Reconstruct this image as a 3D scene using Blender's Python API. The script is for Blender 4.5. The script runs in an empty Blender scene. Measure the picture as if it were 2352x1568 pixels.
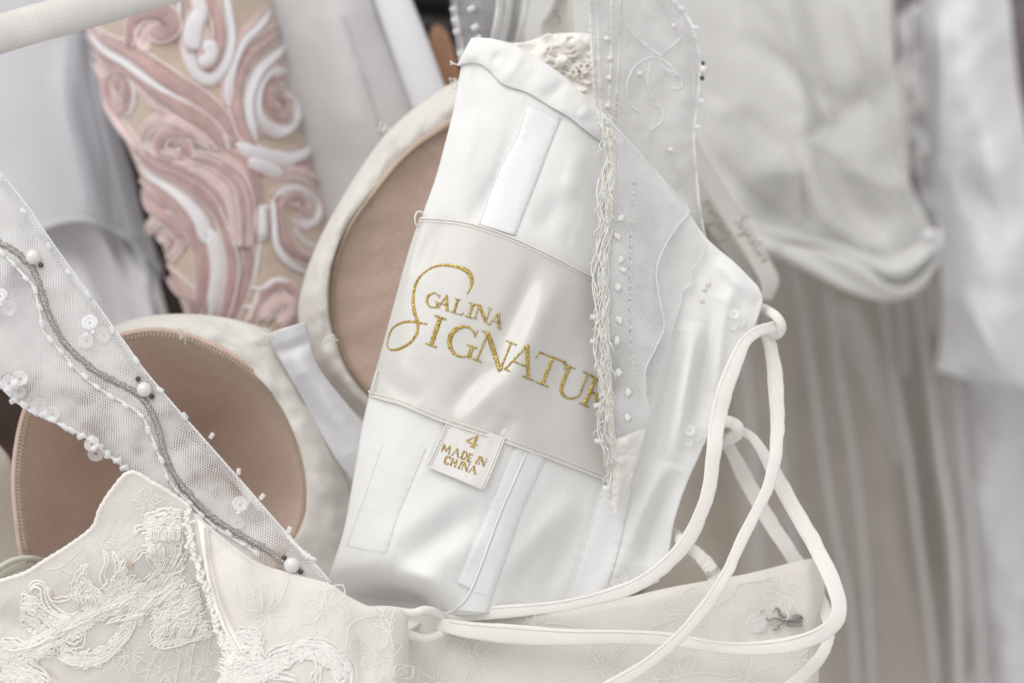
import bpy, math, random
import numpy as np
from mathutils import Vector

random.seed(7)
rng = np.random.RandomState(7)
SC = bpy.context.scene
COL = SC.collection

# ------------------------------------------------------------------ camera, light, exposure
FOCUS = 600.0                       # mm from the lens to the brand label
KMM = 260.0 / 2352.0                # mm per drawing unit in the focus plane
cam_data = bpy.data.cameras.new("camera")
cam = bpy.data.objects.new("camera", cam_data)
COL.objects.link(cam)
cam.location = (0, -FOCUS / 1000, 0)
cam.rotation_euler = (math.radians(90), 0, 0)
cam_data.lens = 50
cam_data.sensor_width = 260.0 / FOCUS * 50
cam_data.clip_start = 0.01
cam_data.clip_end = 20
cam_data.dof.use_dof = True
cam_data.dof.focus_distance = FOCUS / 1000
cam_data.dof.aperture_fstop = 4.0
SC.camera = cam

world = bpy.data.worlds.new("World")
SC.world = world
world.use_nodes = True
bg = world.node_tree.nodes["Background"]
bg.inputs[0].default_value = (1.0, 0.982, 0.975, 1)
bg.inputs[1].default_value = 0.69


def area_light(name, loc, target, size, power, color):
    d = bpy.data.lights.new(name, 'AREA')
    d.shape = 'SQUARE'
    d.size = size
    d.energy = power
    d.color = color
    o = bpy.data.objects.new(name, d)
    COL.objects.link(o)
    o.location = loc
    o.rotation_euler = (Vector(target) - Vector(loc)).to_track_quat('-Z', 'Y').to_euler()
    return o


area_light("window_light", (-0.52, -0.72, 0.95), (0, 0.03, 0), 1.0, 10.3, (1.0, 0.99, 0.975))

SC.view_settings.view_transform = 'Standard'
SC.view_settings.look = 'None'
SC.view_settings.exposure = 0.20
SC.view_settings.gamma = 1.0
SC.cycles.use_denoising = True
SC.cycles.max_bounces = 10
SC.cycles.transparent_max_bounces = 24
SC.cycles.diffuse_bounces = 5
SC.cycles.sample_clamp_indirect = 6


# ------------------------------------------------------------------ helpers
def W(p):
    """drawing units x (right), y (down) and depth d in mm behind the focus plane -> metres"""
    p = np.asarray(p, float)
    f = (FOCUS + p[..., 2]) / FOCUS * KMM / 1000
    return np.stack([(p[..., 0] - 1176) * f, p[..., 2] / 1000, (784 - p[..., 1]) * f], -1)


def crop(ox, oy, w, pts):
    """points read in an enlarged view of the photo, to drawing units"""
    k = w / 2352.0 * 2352 / 2592
    return [(ox * 2352 / 2592 + p[0] * k, oy * 2352 / 2592 + p[1] * k) + tuple(p[2:]) for p in pts]


def cr(pts, n, closed=False):
    """Catmull-Rom through pts, resampled to n points evenly along its length"""
    P = np.asarray(pts, float)
    if len(P) == 2 and not closed:
        t = np.linspace(0, 1, n)[:, None]
        return P[0] * (1 - t) + P[1] * t
    if closed:
        Q = np.vstack([P[-1], P, P[0], P[1]])
        segs = len(P)
    else:
        Q = np.vstack([2 * P[0] - P[1], P, 2 * P[-1] - P[-2]])
        segs = len(P) - 1
    m = max(6, int(3 * n / segs) + 2)
    t = np.linspace(0, 1, m, endpoint=False)[:, None]
    out = []
    for i in range(segs):
        a, b, c, d = Q[i], Q[i + 1], Q[i + 2], Q[i + 3]
        out.append(0.5 * ((2 * b) + (c - a) * t + (2 * a - 5 * b + 4 * c - d) * t ** 2 + (3 * b - a - 3 * c + d) * t ** 3))
    out = np.vstack(out + [Q[segs + 1][None]])
    L = np.r_[0, np.cumsum(np.linalg.norm(np.diff(out[:, :2], axis=0), axis=1) + 1e-9)]
    s = np.linspace(0, L[-1], n, endpoint=not closed)
    return np.stack([np.interp(s, L, out[:, k]) for k in range(P.shape[1])], 1)


def plen(P):
    P = np.asarray(P, float)[:, :2]
    return float(np.linalg.norm(np.diff(P, axis=0), axis=1).sum())


def smooth_table(xs, ys, lo, hi, blur):
    g = np.linspace(lo, hi, 1200)
    v = np.interp(g, xs, ys)
    s = blur / (hi - lo) * 1200
    k = np.exp(-0.5 * (np.arange(-int(3 * s), int(3 * s) + 1) / s) ** 2)
    k /= k.sum()
    pad = len(k) // 2
    v = np.convolve(np.pad(v, pad, mode='edge'), k, mode='valid')
    return lambda q: np.interp(q, g, v)


def dist_poly(x, y, pts):
    """distance, signed side and position along a polyline"""
    P = np.asarray(pts, float)[:, :2]
    best = np.full(np.shape(x), 1e9)
    side = np.zeros(np.shape(x))
    along = np.zeros(np.shape(x))
    tot = plen(P)
    acc = 0.0
    for a, b in zip(P[:-1], P[1:]):
        ab = b - a
        L = np.hypot(*ab) + 1e-9
        t = ((x - a[0]) * ab[0] + (y - a[1]) * ab[1]) / (L * L)
        tc = np.clip(t, 0, 1)
        dx, dy = x - (a[0] + tc * ab[0]), y - (a[1] + tc * ab[1])
        dd = np.hypot(dx, dy)
        m = dd < best
        best = np.where(m, dd, best)
        side = np.where(m, np.sign(ab[0] * dy - ab[1] * dx), side)
        along = np.where(m, (acc + tc * L) / tot, along)
        acc += L
    return best, side, along


def ridge(x, y, pts, w, h, n=14):
    """soft fold: h mm (negative = towards the lens) along a curve"""
    d, s, a = dist_poly(x, y, cr(pts, n))
    return h * np.exp(-(d / w) ** 2) * np.sin(np.pi * np.clip(a, 0, 1)) ** 0.8


def noise2(x, y, scale, seed, octaves=3):
    """smooth value noise, -1..1"""
    r = np.random.RandomState(seed)
    T = r.rand(64, 64) * 2 - 1
    out = np.zeros(np.shape(x))
    amp = 1.0
    for o in range(octaves):
        u, v = np.asarray(x) / scale + 13.7 * o, np.asarray(y) / scale + 7.1 * o
        iu, iv = np.floor(u).astype(int), np.floor(v).astype(int)
        fu, fv = u - iu, v - iv
        fu, fv = fu * fu * (3 - 2 * fu), fv * fv * (3 - 2 * fv)
        g = lambda a, b: T[a % 64, b % 64]
        out += amp * ((g(iu, iv) * (1 - fu) + g(iu + 1, iv) * fu) * (1 - fv) + (g(iu, iv + 1) * (1 - fu) + g(iu + 1, iv + 1) * fu) * fv)
        amp *= 0.5
        scale = scale / 2.1
    return out / 1.75


# ---- objects
def put(o, parent=None, label=None, cat=None, group=None, kind=None):
    COL.objects.link(o)
    if parent:
        o.parent = parent
    if label:
        o["label"] = label
    if cat:
        o["category"] = cat
    if group:
        o["group"] = group
    if kind:
        o["kind"] = kind
    return o


def thing(name, label, cat, group=None):
    o = bpy.data.objects.new(name, None)
    o.empty_display_size = 0.01
    return put(o, None, label, cat, group)


def mesh(name, V, F, mat, parent=None, uv=None, thick=0.0, smooth=True, label=None, cat=None, group=None, kind=None):
    me = bpy.data.meshes.new(name)
    me.from_pydata([tuple(v) for v in V], [], [tuple(f) for f in F])
    if uv is not None:
        lay = me.uv_layers.new(name="UVMap")
        idx = np.empty(len(me.loops), dtype=np.int32)
        me.loops.foreach_get("vertex_index", idx)
        lay.data.foreach_set("uv", np.asarray(uv, np.float32)[idx].ravel())
    if smooth:
        me.polygons.foreach_set("use_smooth", [True] * len(me.polygons))
    me.materials.append(mat)
    me.update()
    o = bpy.data.objects.new(name, me)
    put(o, parent, label, cat, group, kind)
    if thick:
        m = o.modifiers.new("thickness", 'SOLIDIFY')
        m.thickness = thick / 1000
        m.offset = -1
    return o


def grid(name, G, mat, parent=None, ang=0.0, thick=0.35, uvG=None, **kw):
    """G: rows x cols x 3 of (x, y, d) drawing units"""
    nv, nu = G.shape[:2]
    V = W(G).reshape(-1, 3)
    i = np.arange(nv * nu).reshape(nv, nu)
    F = np.stack([i[:-1, :-1], i[1:, :-1], i[1:, 1:], i[:-1, 1:]], -1).reshape(-1, 4)
    c, s = math.cos(math.radians(ang)), math.sin(math.radians(ang))
    x, y = V[:, 0] * 1000, V[:, 2] * 1000
    uv = np.stack([x * c + y * s, -x * s + y * c], 1)
    if uvG is not None:
        uv = uvG.reshape(-1, 2)
    return mesh(name, V, F, mat, parent, uv, thick, **kw)


def coons(T, R, B, L, nu, nv):
    T, B, L, R = cr(T, nu), cr(B, nu), cr(L, nv), cr(R, nv)
    u = np.linspace(0, 1, nu)[None, :, None]
    v = np.linspace(0, 1, nv)[:, None, None]
    P = (1 - v) * T[None] + v * B[None] + (1 - u) * L[:, None] + u * R[:, None]
    P = P - ((1 - u) * (1 - v) * T[0] + u * (1 - v) * T[-1] + (1 - u) * v * B[0] + u * v * B[-1])
    return P


def sheet(name, T, R, B, L, dfun, mat, parent=None, nu=60, nv=60, **kw):
    P = coons(T, R, B, L, nu, nv)
    x, y = P[..., 0], P[..., 1]
    U, V = np.meshgrid(np.linspace(0, 1, nu), np.linspace(0, 1, nv))
    d = dfun(x, y, U, V) if callable(dfun) else np.full(x.shape, float(dfun))
    return grid(name, np.stack([x, y, d], -1), mat, parent, **kw)


def strip(name, A, B, dfun, mat, parent=None, n=60, m=8, **kw):
    """cloth between two curves running the same way"""
    A, B = cr(A, n), cr(B, n)
    t = np.linspace(0, 1, m)[None, :, None]
    P = A[:, None] * (1 - t) + B[:, None] * t
    if np.cross(A[-1, :2] - A[0, :2], B[n // 2, :2] - A[n // 2, :2]) > 0:
        P = P[:, ::-1]
    x, y = P[..., 0], P[..., 1]
    U, V = np.meshgrid(np.linspace(0, 1, m), np.linspace(0, 1, n))
    d = dfun(x, y, U, V) if callable(dfun) else (np.full(x.shape, float(dfun)) if dfun is not None else P[..., 2])
    return grid(name, np.stack([x, y, d], -1), mat, parent, **kw)


def radial(name, c, boundary, dfun, mat, parent=None, nr=26, na=90, rmin=0.03, **kw):
    Bd = cr(boundary, na, closed=True)[:, :2]
    r = np.linspace(rmin, 1, nr)[:, None, None]
    P = np.array(c)[None, None] * (1 - r) + Bd[None] * r
    R = np.repeat(np.linspace(rmin, 1, nr)[:, None], na, 1)
    d = dfun(P[..., 0], P[..., 1], R)
    G = np.concatenate([P, d[..., None]], -1)
    if np.cross(Bd[0] - np.array(c), Bd[5] - np.array(c)) > 0:
        G = G[:, ::-1]
    V = W(G).reshape(-1, 3)
    i = np.arange(nr * na).reshape(nr, na)
    j = np.roll(i, -1, 1)
    F = np.stack([i[:-1], i[1:], j[1:], j[:-1]], -1).reshape(-1, 4).tolist() + [i[0, ::-1].tolist()[::-1]]
    uv = np.stack([V[:, 0] * 1000, V[:, 2] * 1000], 1)
    return mesh(name, V, F, mat, parent, uv, **kw)


def sweep(path, rad, flat=1.0, seg=8, twist=None, cap=True, up=(0, -1, 0)):
    """verts and faces of a tube along world-space path (metres), radius in mm; flat squashes it along up"""
    P = np.asarray(path, float)
    n = len(P)
    R = np.broadcast_to(np.asarray(rad, float), (n,)) / 1000
    T = np.gradient(P, axis=0)
    T /= np.linalg.norm(T, axis=1)[:, None] + 1e-12
    up = np.broadcast_to(np.asarray(up, float), (n, 3))
    S = np.cross(T, up)
    bad = np.linalg.norm(S, axis=1) < 0.15
    if bad.any():
        S[bad] = np.cross(T[bad], np.array([0.3, -0.2, 1.0]))
    S /= np.linalg.norm(S, axis=1)[:, None]
    N = np.cross(S, T)
    a = np.linspace(0, 2 * math.pi, seg, endpoint=False)
    rr = np.repeat(R[:, None], seg, 1)
    if twist:
        amp, pitch, lobes = twist
        L = np.r_[0, np.cumsum(np.linalg.norm(np.diff(P, axis=0), axis=1))] * 1000
        rr = rr * (1 + amp * np.sin(2 * math.pi * L[:, None] / pitch + lobes * a[None]))
    V = P[:, None] + S[:, None] * (np.cos(a)[None, :, None] * rr[..., None]) + N[:, None] * (np.sin(a)[None, :, None] * rr[..., None] * flat)
    V = V.reshape(-1, 3)
    i = np.arange(n * seg).reshape(n, seg)
    j = np.roll(i, -1, 1)
    F = np.stack([i[:-1], j[:-1], j[1:], i[1:]], -1).reshape(-1, 4).tolist()
    if cap:
        F.append(list(i[0, ::-1]))
        F.append(list(i[-1]))
    L = np.r_[0, np.cumsum(np.linalg.norm(np.diff(P, axis=0), axis=1))] * 1000
    uv = np.stack([np.repeat(L[:, None], seg, 1), np.repeat((np.arange(seg) * 1.0)[None], n, 0)], -1).reshape(-1, 2)
    return V, F, uv


def tube(name, pts, rad, mat, parent=None, flat=1.0, seg=8, n=None, twist=None, dfun=None, rounded=True, closed=False, **kw):
    pts = [tuple(p) for p in pts]
    if n is None:
        n = max(6, int(plen(pts) / 7))
    P = cr(pts, n, closed)
    if closed:
        P = np.vstack([P, P[:1]])
    if dfun is not None:
        d = dfun(P[:, 0], P[:, 1])
        P = np.concatenate([P[:, :2], np.asarray(d)[:, None]], 1)
    if np.ndim(rad) > 0:
        rad = np.interp(np.linspace(0, 1, len(P)), np.linspace(0, 1, len(rad)), rad)
    else:
        rad = np.full(len(P), float(rad))
    if rounded and not closed:
        e = np.linspace(0, 1, len(P))
        q = min(0.12, 2.2 * rad.mean() / KMM / max(plen(P), 1))
        rad = rad * np.sqrt(np.clip(np.minimum(e, 1 - e) / max(q, 1e-3), 0.06, 1))
    V, F, uv = sweep(W(P), rad, flat, seg, twist)
    return mesh(name, V, F, mat, parent, uv, **kw)


class Bag:
    """many small shapes collected into one mesh"""
    def __init__(self):
        self.V, self.F, self.U, self.n = [], [], [], 0

    def add(self, V, F, uv=None):
        self.V.append(np.asarray(V))
        self.F += [[k + self.n for k in f] for f in F]
        self.U.append(np.zeros((len(V), 2)) if uv is None else uv)
        self.n += len(V)

    def cord(self, pts, rad, flat=1.0, seg=6, n=None, twist=None, dfun=None):
        pts = [tuple(p) for p in pts]
        P = cr(pts, n or max(4, int(plen(pts) / 7)))
        if dfun is not None:
            P = np.concatenate([P[:, :2], np.asarray(dfun(P[:, 0], P[:, 1]))[:, None]], 1)
        if np.ndim(rad) > 0:
            rad = np.interp(np.linspace(0, 1, len(P)), np.linspace(0, 1, len(rad)), rad)
        self.add(*sweep(W(P), rad, flat, seg, twist))

    def build(self, name, mat, parent=None, **kw):
        return mesh(name, np.vstack(self.V), self.F, mat, parent, np.vstack(self.U), **kw)


def ball_data(rad, seg=14, rings=9, squash=(1, 1, 1)):
    V, F = [], []
    for i in range(rings + 1):
        th = math.pi * i / rings
        for j in range(seg):
            ph = 2 * math.pi * j / seg
            V.append((rad * math.sin(th) * math.cos(ph) * squash[0], rad * math.sin(th) * math.sin(ph) * squash[1], rad * math.cos(th) * squash[2]))
    for i in range(rings):
        for j in range(seg):
            a, b = i * seg + j, i * seg + (j + 1) % seg
            F.append((a, a + seg, b + seg, b))
    return np.array(V) / 1000, F


def shared(name, V, F, mat, smooth=True):
    me = bpy.data.meshes.new(name)
    me.from_pydata([tuple(v) for v in V], [], [tuple(f) for f in F])
    if smooth:
        me.polygons.foreach_set("use_smooth", [True] * len(me.polygons))
    me.materials.append(mat)
    me.update()
    return me


def place(name, me, x, y, d, parent, rot=(0, 0, 0), scale=1.0):
    o = bpy.data.objects.new(name, me)
    put(o, parent)
    o.location = W([x, y, d])
    o.rotation_euler = rot
    o.scale = (scale,) * 3 if np.ndim(scale) == 0 else scale
    return o


# ------------------------------------------------------------------ materials
class NT:
    def __init__(self, name):
        self.m = bpy.data.materials.new(name)
        self.m.use_nodes = True
        self.t = self.m.node_tree
        self.t.nodes.clear()
        self.out = self.t.nodes.new('ShaderNodeOutputMaterial')

    def n(self, typ, ins=None, **props):
        nd = self.t.nodes.new(typ)
        for k, v in props.items():
            setattr(nd, k, v)
        for k, v in (ins or {}).items():
            if isinstance(v, bpy.types.NodeSocket):
                self.t.links.new(v, nd.inputs[k])
            else:
                nd.inputs[k].default_value = v
        return nd

    def math(self, op, a, b=0.0, c=None):
        ins = {0: a, 1: b}
        if c is not None:
            ins[2] = c
        return self.n('ShaderNodeMath', ins, operation=op).outputs[0]

    def link(self, a, b):
        self.t.links.new(a, b)


def rgba(c):
    return (c[0], c[1], c[2], 1.0)


def cloth(name, color, rough=0.8, vary=0.06, fine=900.0, bump=0.25, sheen=0.15, transl=0.0, coarse=60.0, spec=0.3, rib=None, alpha=1.0, aniso=0.0):
    """woven fabric: blotchy tint, fine thread relief, optional ribs (angle in uv, period mm, strength)"""
    N = NT(name)
    tc = N.n('ShaderNodeTexCoord')
    big = N.n('ShaderNodeTexNoise', {'Vector': tc.outputs['Object'], 'Scale': coarse, 'Detail': 4.0})
    small = N.n('ShaderNodeTexNoise', {'Vector': tc.outputs['Object'], 'Scale': fine, 'Detail': 2.0})
    ramp = N.n('ShaderNodeMapRange', {'Value': big.outputs[0], 1: 0.3, 2: 0.7, 3: 1 - vary, 4: 1 + vary * 0.5})
    fin = N.n('ShaderNodeMapRange', {'Value': small.outputs[0], 1: 0.3, 2: 0.7, 3: 1 - vary * 0.6, 4: 1 + vary * 0.4})
    val = N.math('MULTIPLY', ramp.outputs[0], fin.outputs[0])
    mix = N.n('ShaderNodeVectorMath', {0: color, 'Scale': val}, operation='SCALE')
    height = small.outputs[0]
    if rib:
        ang, per, amt = rib
        mp = N.n('ShaderNodeMapping', {'Vector': tc.outputs['UV'], 'Rotation': (0, 0, math.radians(ang)), 'Scale': (1 / per, 1 / per, 1)})
        wv = N.n('ShaderNodeTexWave', {'Vector': mp.outputs[0], 'Scale': 1.0 / (2 * math.pi) * 3.14159 , 'Distortion': 0.6, 'Detail': 1.0, 'Detail Scale': 1.5})
        height = N.math('ADD', N.math('MULTIPLY', wv.outputs['Fac'], amt), height)
    bp = N.n('ShaderNodeBump', {'Strength': bump, 'Distance': 0.0003, 'Height': height})
    p = N.n('ShaderNodeBsdfPrincipled', {'Base Color': mix.outputs[0], 'Roughness': rough, 'Normal': bp.outputs[0],
                                        'Sheen Weight': sheen, 'Sheen Roughness': 0.5, 'Specular IOR Level': spec, 'Anisotropic': aniso})
    sh = p.outputs[0]
    if transl:
        tr = N.n('ShaderNodeBsdfTranslucent', {'Color': mix.outputs[0], 'Normal': bp.outputs[0]})
        sh = N.n('ShaderNodeMixShader', {0: transl, 1: sh, 2: tr.outputs[0]}).outputs[0]
    if alpha < 1:
        tp = N.n('ShaderNodeBsdfTransparent', {'Color': (1, 1, 1, 1)})
        sh = N.n('ShaderNodeMixShader', {0: alpha, 1: tp.outputs[0], 2: sh}).outputs[0]
    N.link(sh, N.out.inputs[0])
    return N.m


def net(name, color, cell=(0.8, 1.15), hole=0.33, solid=0.85, holeopen=0.9, vary=0.3):
    """net fabric: staggered holes in the uv's millimetres; threads partly see-through"""
    N = NT(name)
    tc = N.n('ShaderNodeTexCoord')
    wob = N.n('ShaderNodeTexNoise', {'Vector': tc.outputs['UV'], 'Scale': 0.22, 'Detail': 2.0})
    off = N.n('ShaderNodeVectorMath', {0: wob.outputs['Color'], 'Scale': 0.9}, operation='SCALE')
    uv = N.n('ShaderNodeVectorMath', {0: tc.outputs['UV'], 1: off.outputs[0]}, operation='ADD')
    sc = N.n('ShaderNodeVectorMath', {0: uv.outputs[0], 1: (1 / cell[0], 1 / cell[1], 0)}, operation='MULTIPLY')

    def dots(shift):
        a = N.n('ShaderNodeVectorMath', {0: sc.outputs[0], 1: (shift, shift, 0)}, operation='ADD')
        f = N.n('ShaderNodeVectorMath', {0: a.outputs[0]}, operation='FRACTION')
        g = N.n('ShaderNodeVectorMath', {0: f.outputs[0], 1: (0.5, 0.5, 0)}, operation='SUBTRACT')
        z = N.n('ShaderNodeVectorMath', {0: g.outputs[0], 1: (1, 1, 0)}, operation='MULTIPLY')
        return N.n('ShaderNodeVectorMath', {0: z.outputs[0]}, operation='LENGTH').outputs['Value']

    d = N.math('MINIMUM', dots(0.0), dots(0.5))
    dens = N.n('ShaderNodeTexNoise', {'Vector': tc.outputs['UV'], 'Scale': 0.06, 'Detail': 2.0})
    hr = N.n('ShaderNodeMapRange', {'Value': dens.outputs[0], 1: 0.35, 2: 0.65, 3: hole * (1 - vary), 4: hole * (1 + vary)})
    e0 = N.math('SUBTRACT', hr.outputs[0], 0.08)
    e1 = N.math('ADD', hr.outputs[0], 0.08)
    thread = N.n('ShaderNodeMapRange', {'Value': d, 1: e0, 2: e1, 3: 0.0, 4: 1.0}, interpolation_type='SMOOTHSTEP')
    alpha = N.n('ShaderNodeMapRange', {'Value': thread.outputs[0], 1: 0.0, 2: 1.0, 3: 1 - holeopen, 4: solid})
    bp = N.n('ShaderNodeBump', {'Strength': 0.5, 'Distance': 0.0004, 'Height': thread.outputs[0]})
    p = N.n('ShaderNodeBsdfPrincipled', {'Base Color': rgba(color), 'Roughness': 0.7, 'Specular IOR Level': 0.3, 'Normal': bp.outputs[0]})
    tl = N.n('ShaderNodeBsdfTranslucent', {'Color': rgba(color)})
    m1 = N.n('ShaderNodeMixShader', {0: 0.35, 1: p.outputs[0], 2: tl.outputs[0]})
    tp = N.n('ShaderNodeBsdfTransparent', {'Color': (1, 1, 1, 1)})
    m2 = N.n('ShaderNodeMixShader', {0: alpha.outputs[0], 1: tp.outputs[0], 2: m1.outputs[0]})
    N.link(m2.outputs[0], N.out.inputs[0])
    return N.m


def glossy(name, color, rough=0.2, metal=0.0, coat=0.0, bump=0.0, fine=2500.0, trans=0.0, alpha=1.0, spread=0.0, color2=None):
    N = NT(name)
    tc = N.n('ShaderNodeTexCoord')
    ns = N.n('ShaderNodeTexNoise', {'Vector': tc.outputs['Object'], 'Scale': fine, 'Detail': 2.0})
    bp = N.n('ShaderNodeBump', {'Strength': bump, 'Distance': 0.0004, 'Height': ns.outputs[0]})
    fac = N.n('ShaderNodeMapRange', {'Value': ns.outputs[0], 1: 0.4, 2: 0.6, 3: 0.0, 4: 1.0})
    mx = N.n('ShaderNodeMix', {0: fac.outputs[0], 6: rgba(color), 7: rgba(color2 or color)}, data_type='RGBA')
    p = N.n('ShaderNodeBsdfPrincipled', {'Base Color': mx.outputs[2], 'Roughness': rough, 'Metallic': metal, 'Coat Weight': coat,
                                        'Coat Roughness': 0.08, 'Normal': bp.outputs[0], 'Transmission Weight': trans, 'IOR': 1.4})
    sh = p.outputs[0]
    if alpha < 1:
        tp = N.n('ShaderNodeBsdfTransparent', {'Color': (1, 1, 1, 1)})
        sh = N.n('ShaderNodeMixShader', {0: alpha, 1: tp.outputs[0], 2: sh}).outputs[0]
    N.link(sh, N.out.inputs[0])
    return N.m


M_LINING = cloth("lining_satin", (0.815, 0.815, 0.805), 0.66, 0.02, 1500, 0.14, 0.15, 0.08, spec=0.22, rib=(60, 0.32, 0.6))
M_CHANNEL = cloth("channel_tape", (0.815, 0.815, 0.815), 0.68, 0.02, 1500, 0.10, 0.1, 0.05, spec=0.3)
M_LABEL = cloth("label_satin", (0.62, 0.605, 0.575), 0.22, 0.025, 1800, 0.22, 0.0, 0.0, spec=0.9, rib=(88, 0.42, 0.9), aniso=0.4)
M_LABEL2 = cloth("size_label_satin", (0.75, 0.735, 0.715), 0.42, 0.03, 1800, 0.2, 0.0, 0.0, spec=0.55, rib=(20, 0.36, 0.9))
M_EDGE = cloth("woven_edge_thread", (0.77, 0.74, 0.69), 0.5, 0.05, 1500, 0.2, 0.1)
M_STITCH = cloth("stitch_thread", (0.78, 0.79, 0.79), 0.6, 0.05, 1500, 0.1, 0.1)
M_HOLE = cloth("stitch_dip", (0.50, 0.51, 0.52), 0.8, 0.05)
M_GOLD = glossy("gold_thread", (0.66, 0.49, 0.15), 0.36, 0.7, 0.0, 0.7, 2600, color2=(0.30, 0.20, 0.05))
M_IVORY = cloth("ivory_satin", (0.66, 0.635, 0.59), 0.55, 0.03, 1400, 0.15, 0.15, 0.05, spec=0.35)
M_CORD = cloth("cord_satin", (0.83, 0.805, 0.765), 0.65, 0.04, 1500, 0.3, 0.15, 0.03, spec=0.25, rib=(0, 0.8, 1.4))
M_LACEBASE = cloth("lace_ground", (0.885, 0.855, 0.81), 0.9, 0.04, 900, 0.5, 0.3)
M_LACENET = net("lace_net", (0.90, 0.88, 0.845), (0.62, 0.62), 0.24, 0.95, 0.45)
M_LACECORD = cloth("lace_cord", (0.82, 0.79, 0.735), 0.8, 0.05, 1300, 0.5, 0.3, 0.05)
M_LACENETCORD = cloth("chantilly_cord", (0.88, 0.86, 0.825), 0.85, 0.05, 1300, 0.4, 0.3, 0.1)
M_LACEWHITE = cloth("lace_cord_white", (0.84, 0.82, 0.785), 0.75, 0.05, 1300, 0.5, 0.3, 0.05)
M_OPEN = cloth("tan_ground", (0.60, 0.52, 0.42), 0.9, 0.08, 900, 0.3, 0.1)
M_GUIPURE = cloth("guipure_cotton", (0.86, 0.83, 0.77), 0.85, 0.05, 900, 0.8, 0.3)
M_NUDE = cloth("nude_cup_jersey", (0.60, 0.455, 0.38), 0.9, 0.11, 900, 0.6, 0.25, 0.0, rib=(35, 0.6, 0.5))
M_NUDETRIM = cloth("nude_overlock", (0.52, 0.41, 0.31), 0.85, 0.08, 900, 0.4, 0.2)
M_GORE = cloth("white_satin_gore", (0.62, 0.62, 0.64), 0.5, 0.03, 1200, 0.15, 0.1)
M_NETA = net("strap_net", (0.84, 0.84, 0.84), (0.74, 1.1), 0.26, 0.97, 0.95, 0.75)
M_NETB = net("strap_net_under", (0.82, 0.82, 0.815), (0.78, 1.15), 0.24, 0.93, 0.92, 0.75)
M_NETC = net("illusion_net", (0.86, 0.86, 0.855), (0.62, 0.8), 0.25, 0.58, 0.8, 0.3)
M_NETEDGE = cloth("net_edge", (0.82, 0.83, 0.83), 0.7, 0.04, 1300, 0.3, 0.2, 0.15, alpha=0.85)
M_FRAY = cloth("fray_white", (0.84, 0.84, 0.82), 0.6, 0.05, 1200, 0.2, 0.2, 0.15)
M_TAIL = cloth("tail_net", (0.85, 0.84, 0.80), 0.8, 0.06, 900, 0.5, 0.2, 0.25, alpha=0.92)
M_FRAYC = cloth("fray_cream", (0.80, 0.77, 0.67), 0.6, 0.05, 1200, 0.2, 0.2, 0.15)
M_PEARL = glossy("pearl", (0.70, 0.68, 0.675), 0.16, 0.0, 1.0)
M_CLEAR = glossy("clear_bead", (0.92, 0.93, 0.95), 0.08, 0.0, 0.5, alpha=0.45)
M_SEQUIN = glossy("clear_sequin", (0.90, 0.90, 0.90), 0.12, 0.0, 0.6, 0.3, 700, alpha=0.42)
M_STONE = glossy("smoky_stone", (0.10, 0.085, 0.075), 0.15, 0.3)
M_SILVER = glossy("silver_thread", (0.66, 0.64, 0.62), 0.35, 0.7, 0.0, 1.0, 2600, color2=(0.42, 0.40, 0.39))
M_STEEL = glossy("steel_wire", (0.34, 0.32, 0.31), 0.3, 0.9)
M_RAIL = cloth("rail_paint", (0.62, 0.605, 0.575), 0.55, 0.09, 1600, 0.35, 0.0, spec=0.4)
M_PINKBASE = cloth("nude_tulle", (0.54, 0.44, 0.36), 0.85, 0.08, 700, 0.3, 0.3)
M_PINK = cloth("pink_thread", (0.66, 0.455, 0.435), 0.9, 0.20, 260, 0.9, 0.3, rib=(0, 0.9, 1.2))
M_PALEPINK = cloth("pale_pink_thread", (0.70, 0.54, 0.52), 0.9, 0.18, 260, 0.9, 0.3)
M_EDGEPINK = cloth("pale_edge_thread", (0.72, 0.62, 0.61), 0.8, 0.06, 500, 0.4, 0.3)
M_WHITETHREAD = cloth("white_thread", (0.72, 0.70, 0.72), 0.6, 0.05, 500, 0.4, 0.3)
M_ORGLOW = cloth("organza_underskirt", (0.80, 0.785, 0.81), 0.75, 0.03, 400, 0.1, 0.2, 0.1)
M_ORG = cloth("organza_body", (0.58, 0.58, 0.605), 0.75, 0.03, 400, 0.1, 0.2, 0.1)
M_ORGSHEER = cloth("organza_sheer", (0.52, 0.52, 0.56), 0.6, 0.03, 400, 0.1, 0.2, 0.2, alpha=0.45)
M_MATTE = cloth("matte_crepe", (0.56, 0.555, 0.555), 0.85, 0.04, 700, 0.3, 0.2)
M_TRIM = cloth("satin_trim", (0.70, 0.705, 0.735), 0.5, 0.02, 900, 0.1, 0.1)
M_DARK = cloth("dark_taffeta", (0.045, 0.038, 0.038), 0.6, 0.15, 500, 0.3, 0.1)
M_GAPDARK = cloth("gap_shade_brown", (0.055, 0.032, 0.026), 0.8, 0.15, 500, 0.3, 0.1)
M_TAN = cloth("tan_velvet", (0.28, 0.15, 0.09), 0.9, 0.1)
M_TULLE = cloth("tulle_satin", (0.70, 0.695, 0.685), 0.6, 0.04, 300, 0.1, 0.2, 0.15)
M_TULLESHEER = cloth("tulle_sheer", (0.76, 0.755, 0.745), 0.6, 0.04, 300, 0.1, 0.2, 0.3, alpha=0.42)
M_GAPTAUPE = cloth("shaded_gap_taupe", (0.42, 0.375, 0.32), 0.7, 0.10, 300, 0.1, 0.2)  # shade of the gap behind the sheer skirt, put into the colour
M_LIGHTVEIL = cloth("lightening_tulle", (0.80, 0.785, 0.765), 0.7, 0.03, 300, 0.1, 0.2, 0.3, alpha=0.2)
M_GOLDLIN = cloth("gold_lining", (0.40, 0.325, 0.235), 0.7, 0.08, 300, 0.1, 0.2)
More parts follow.
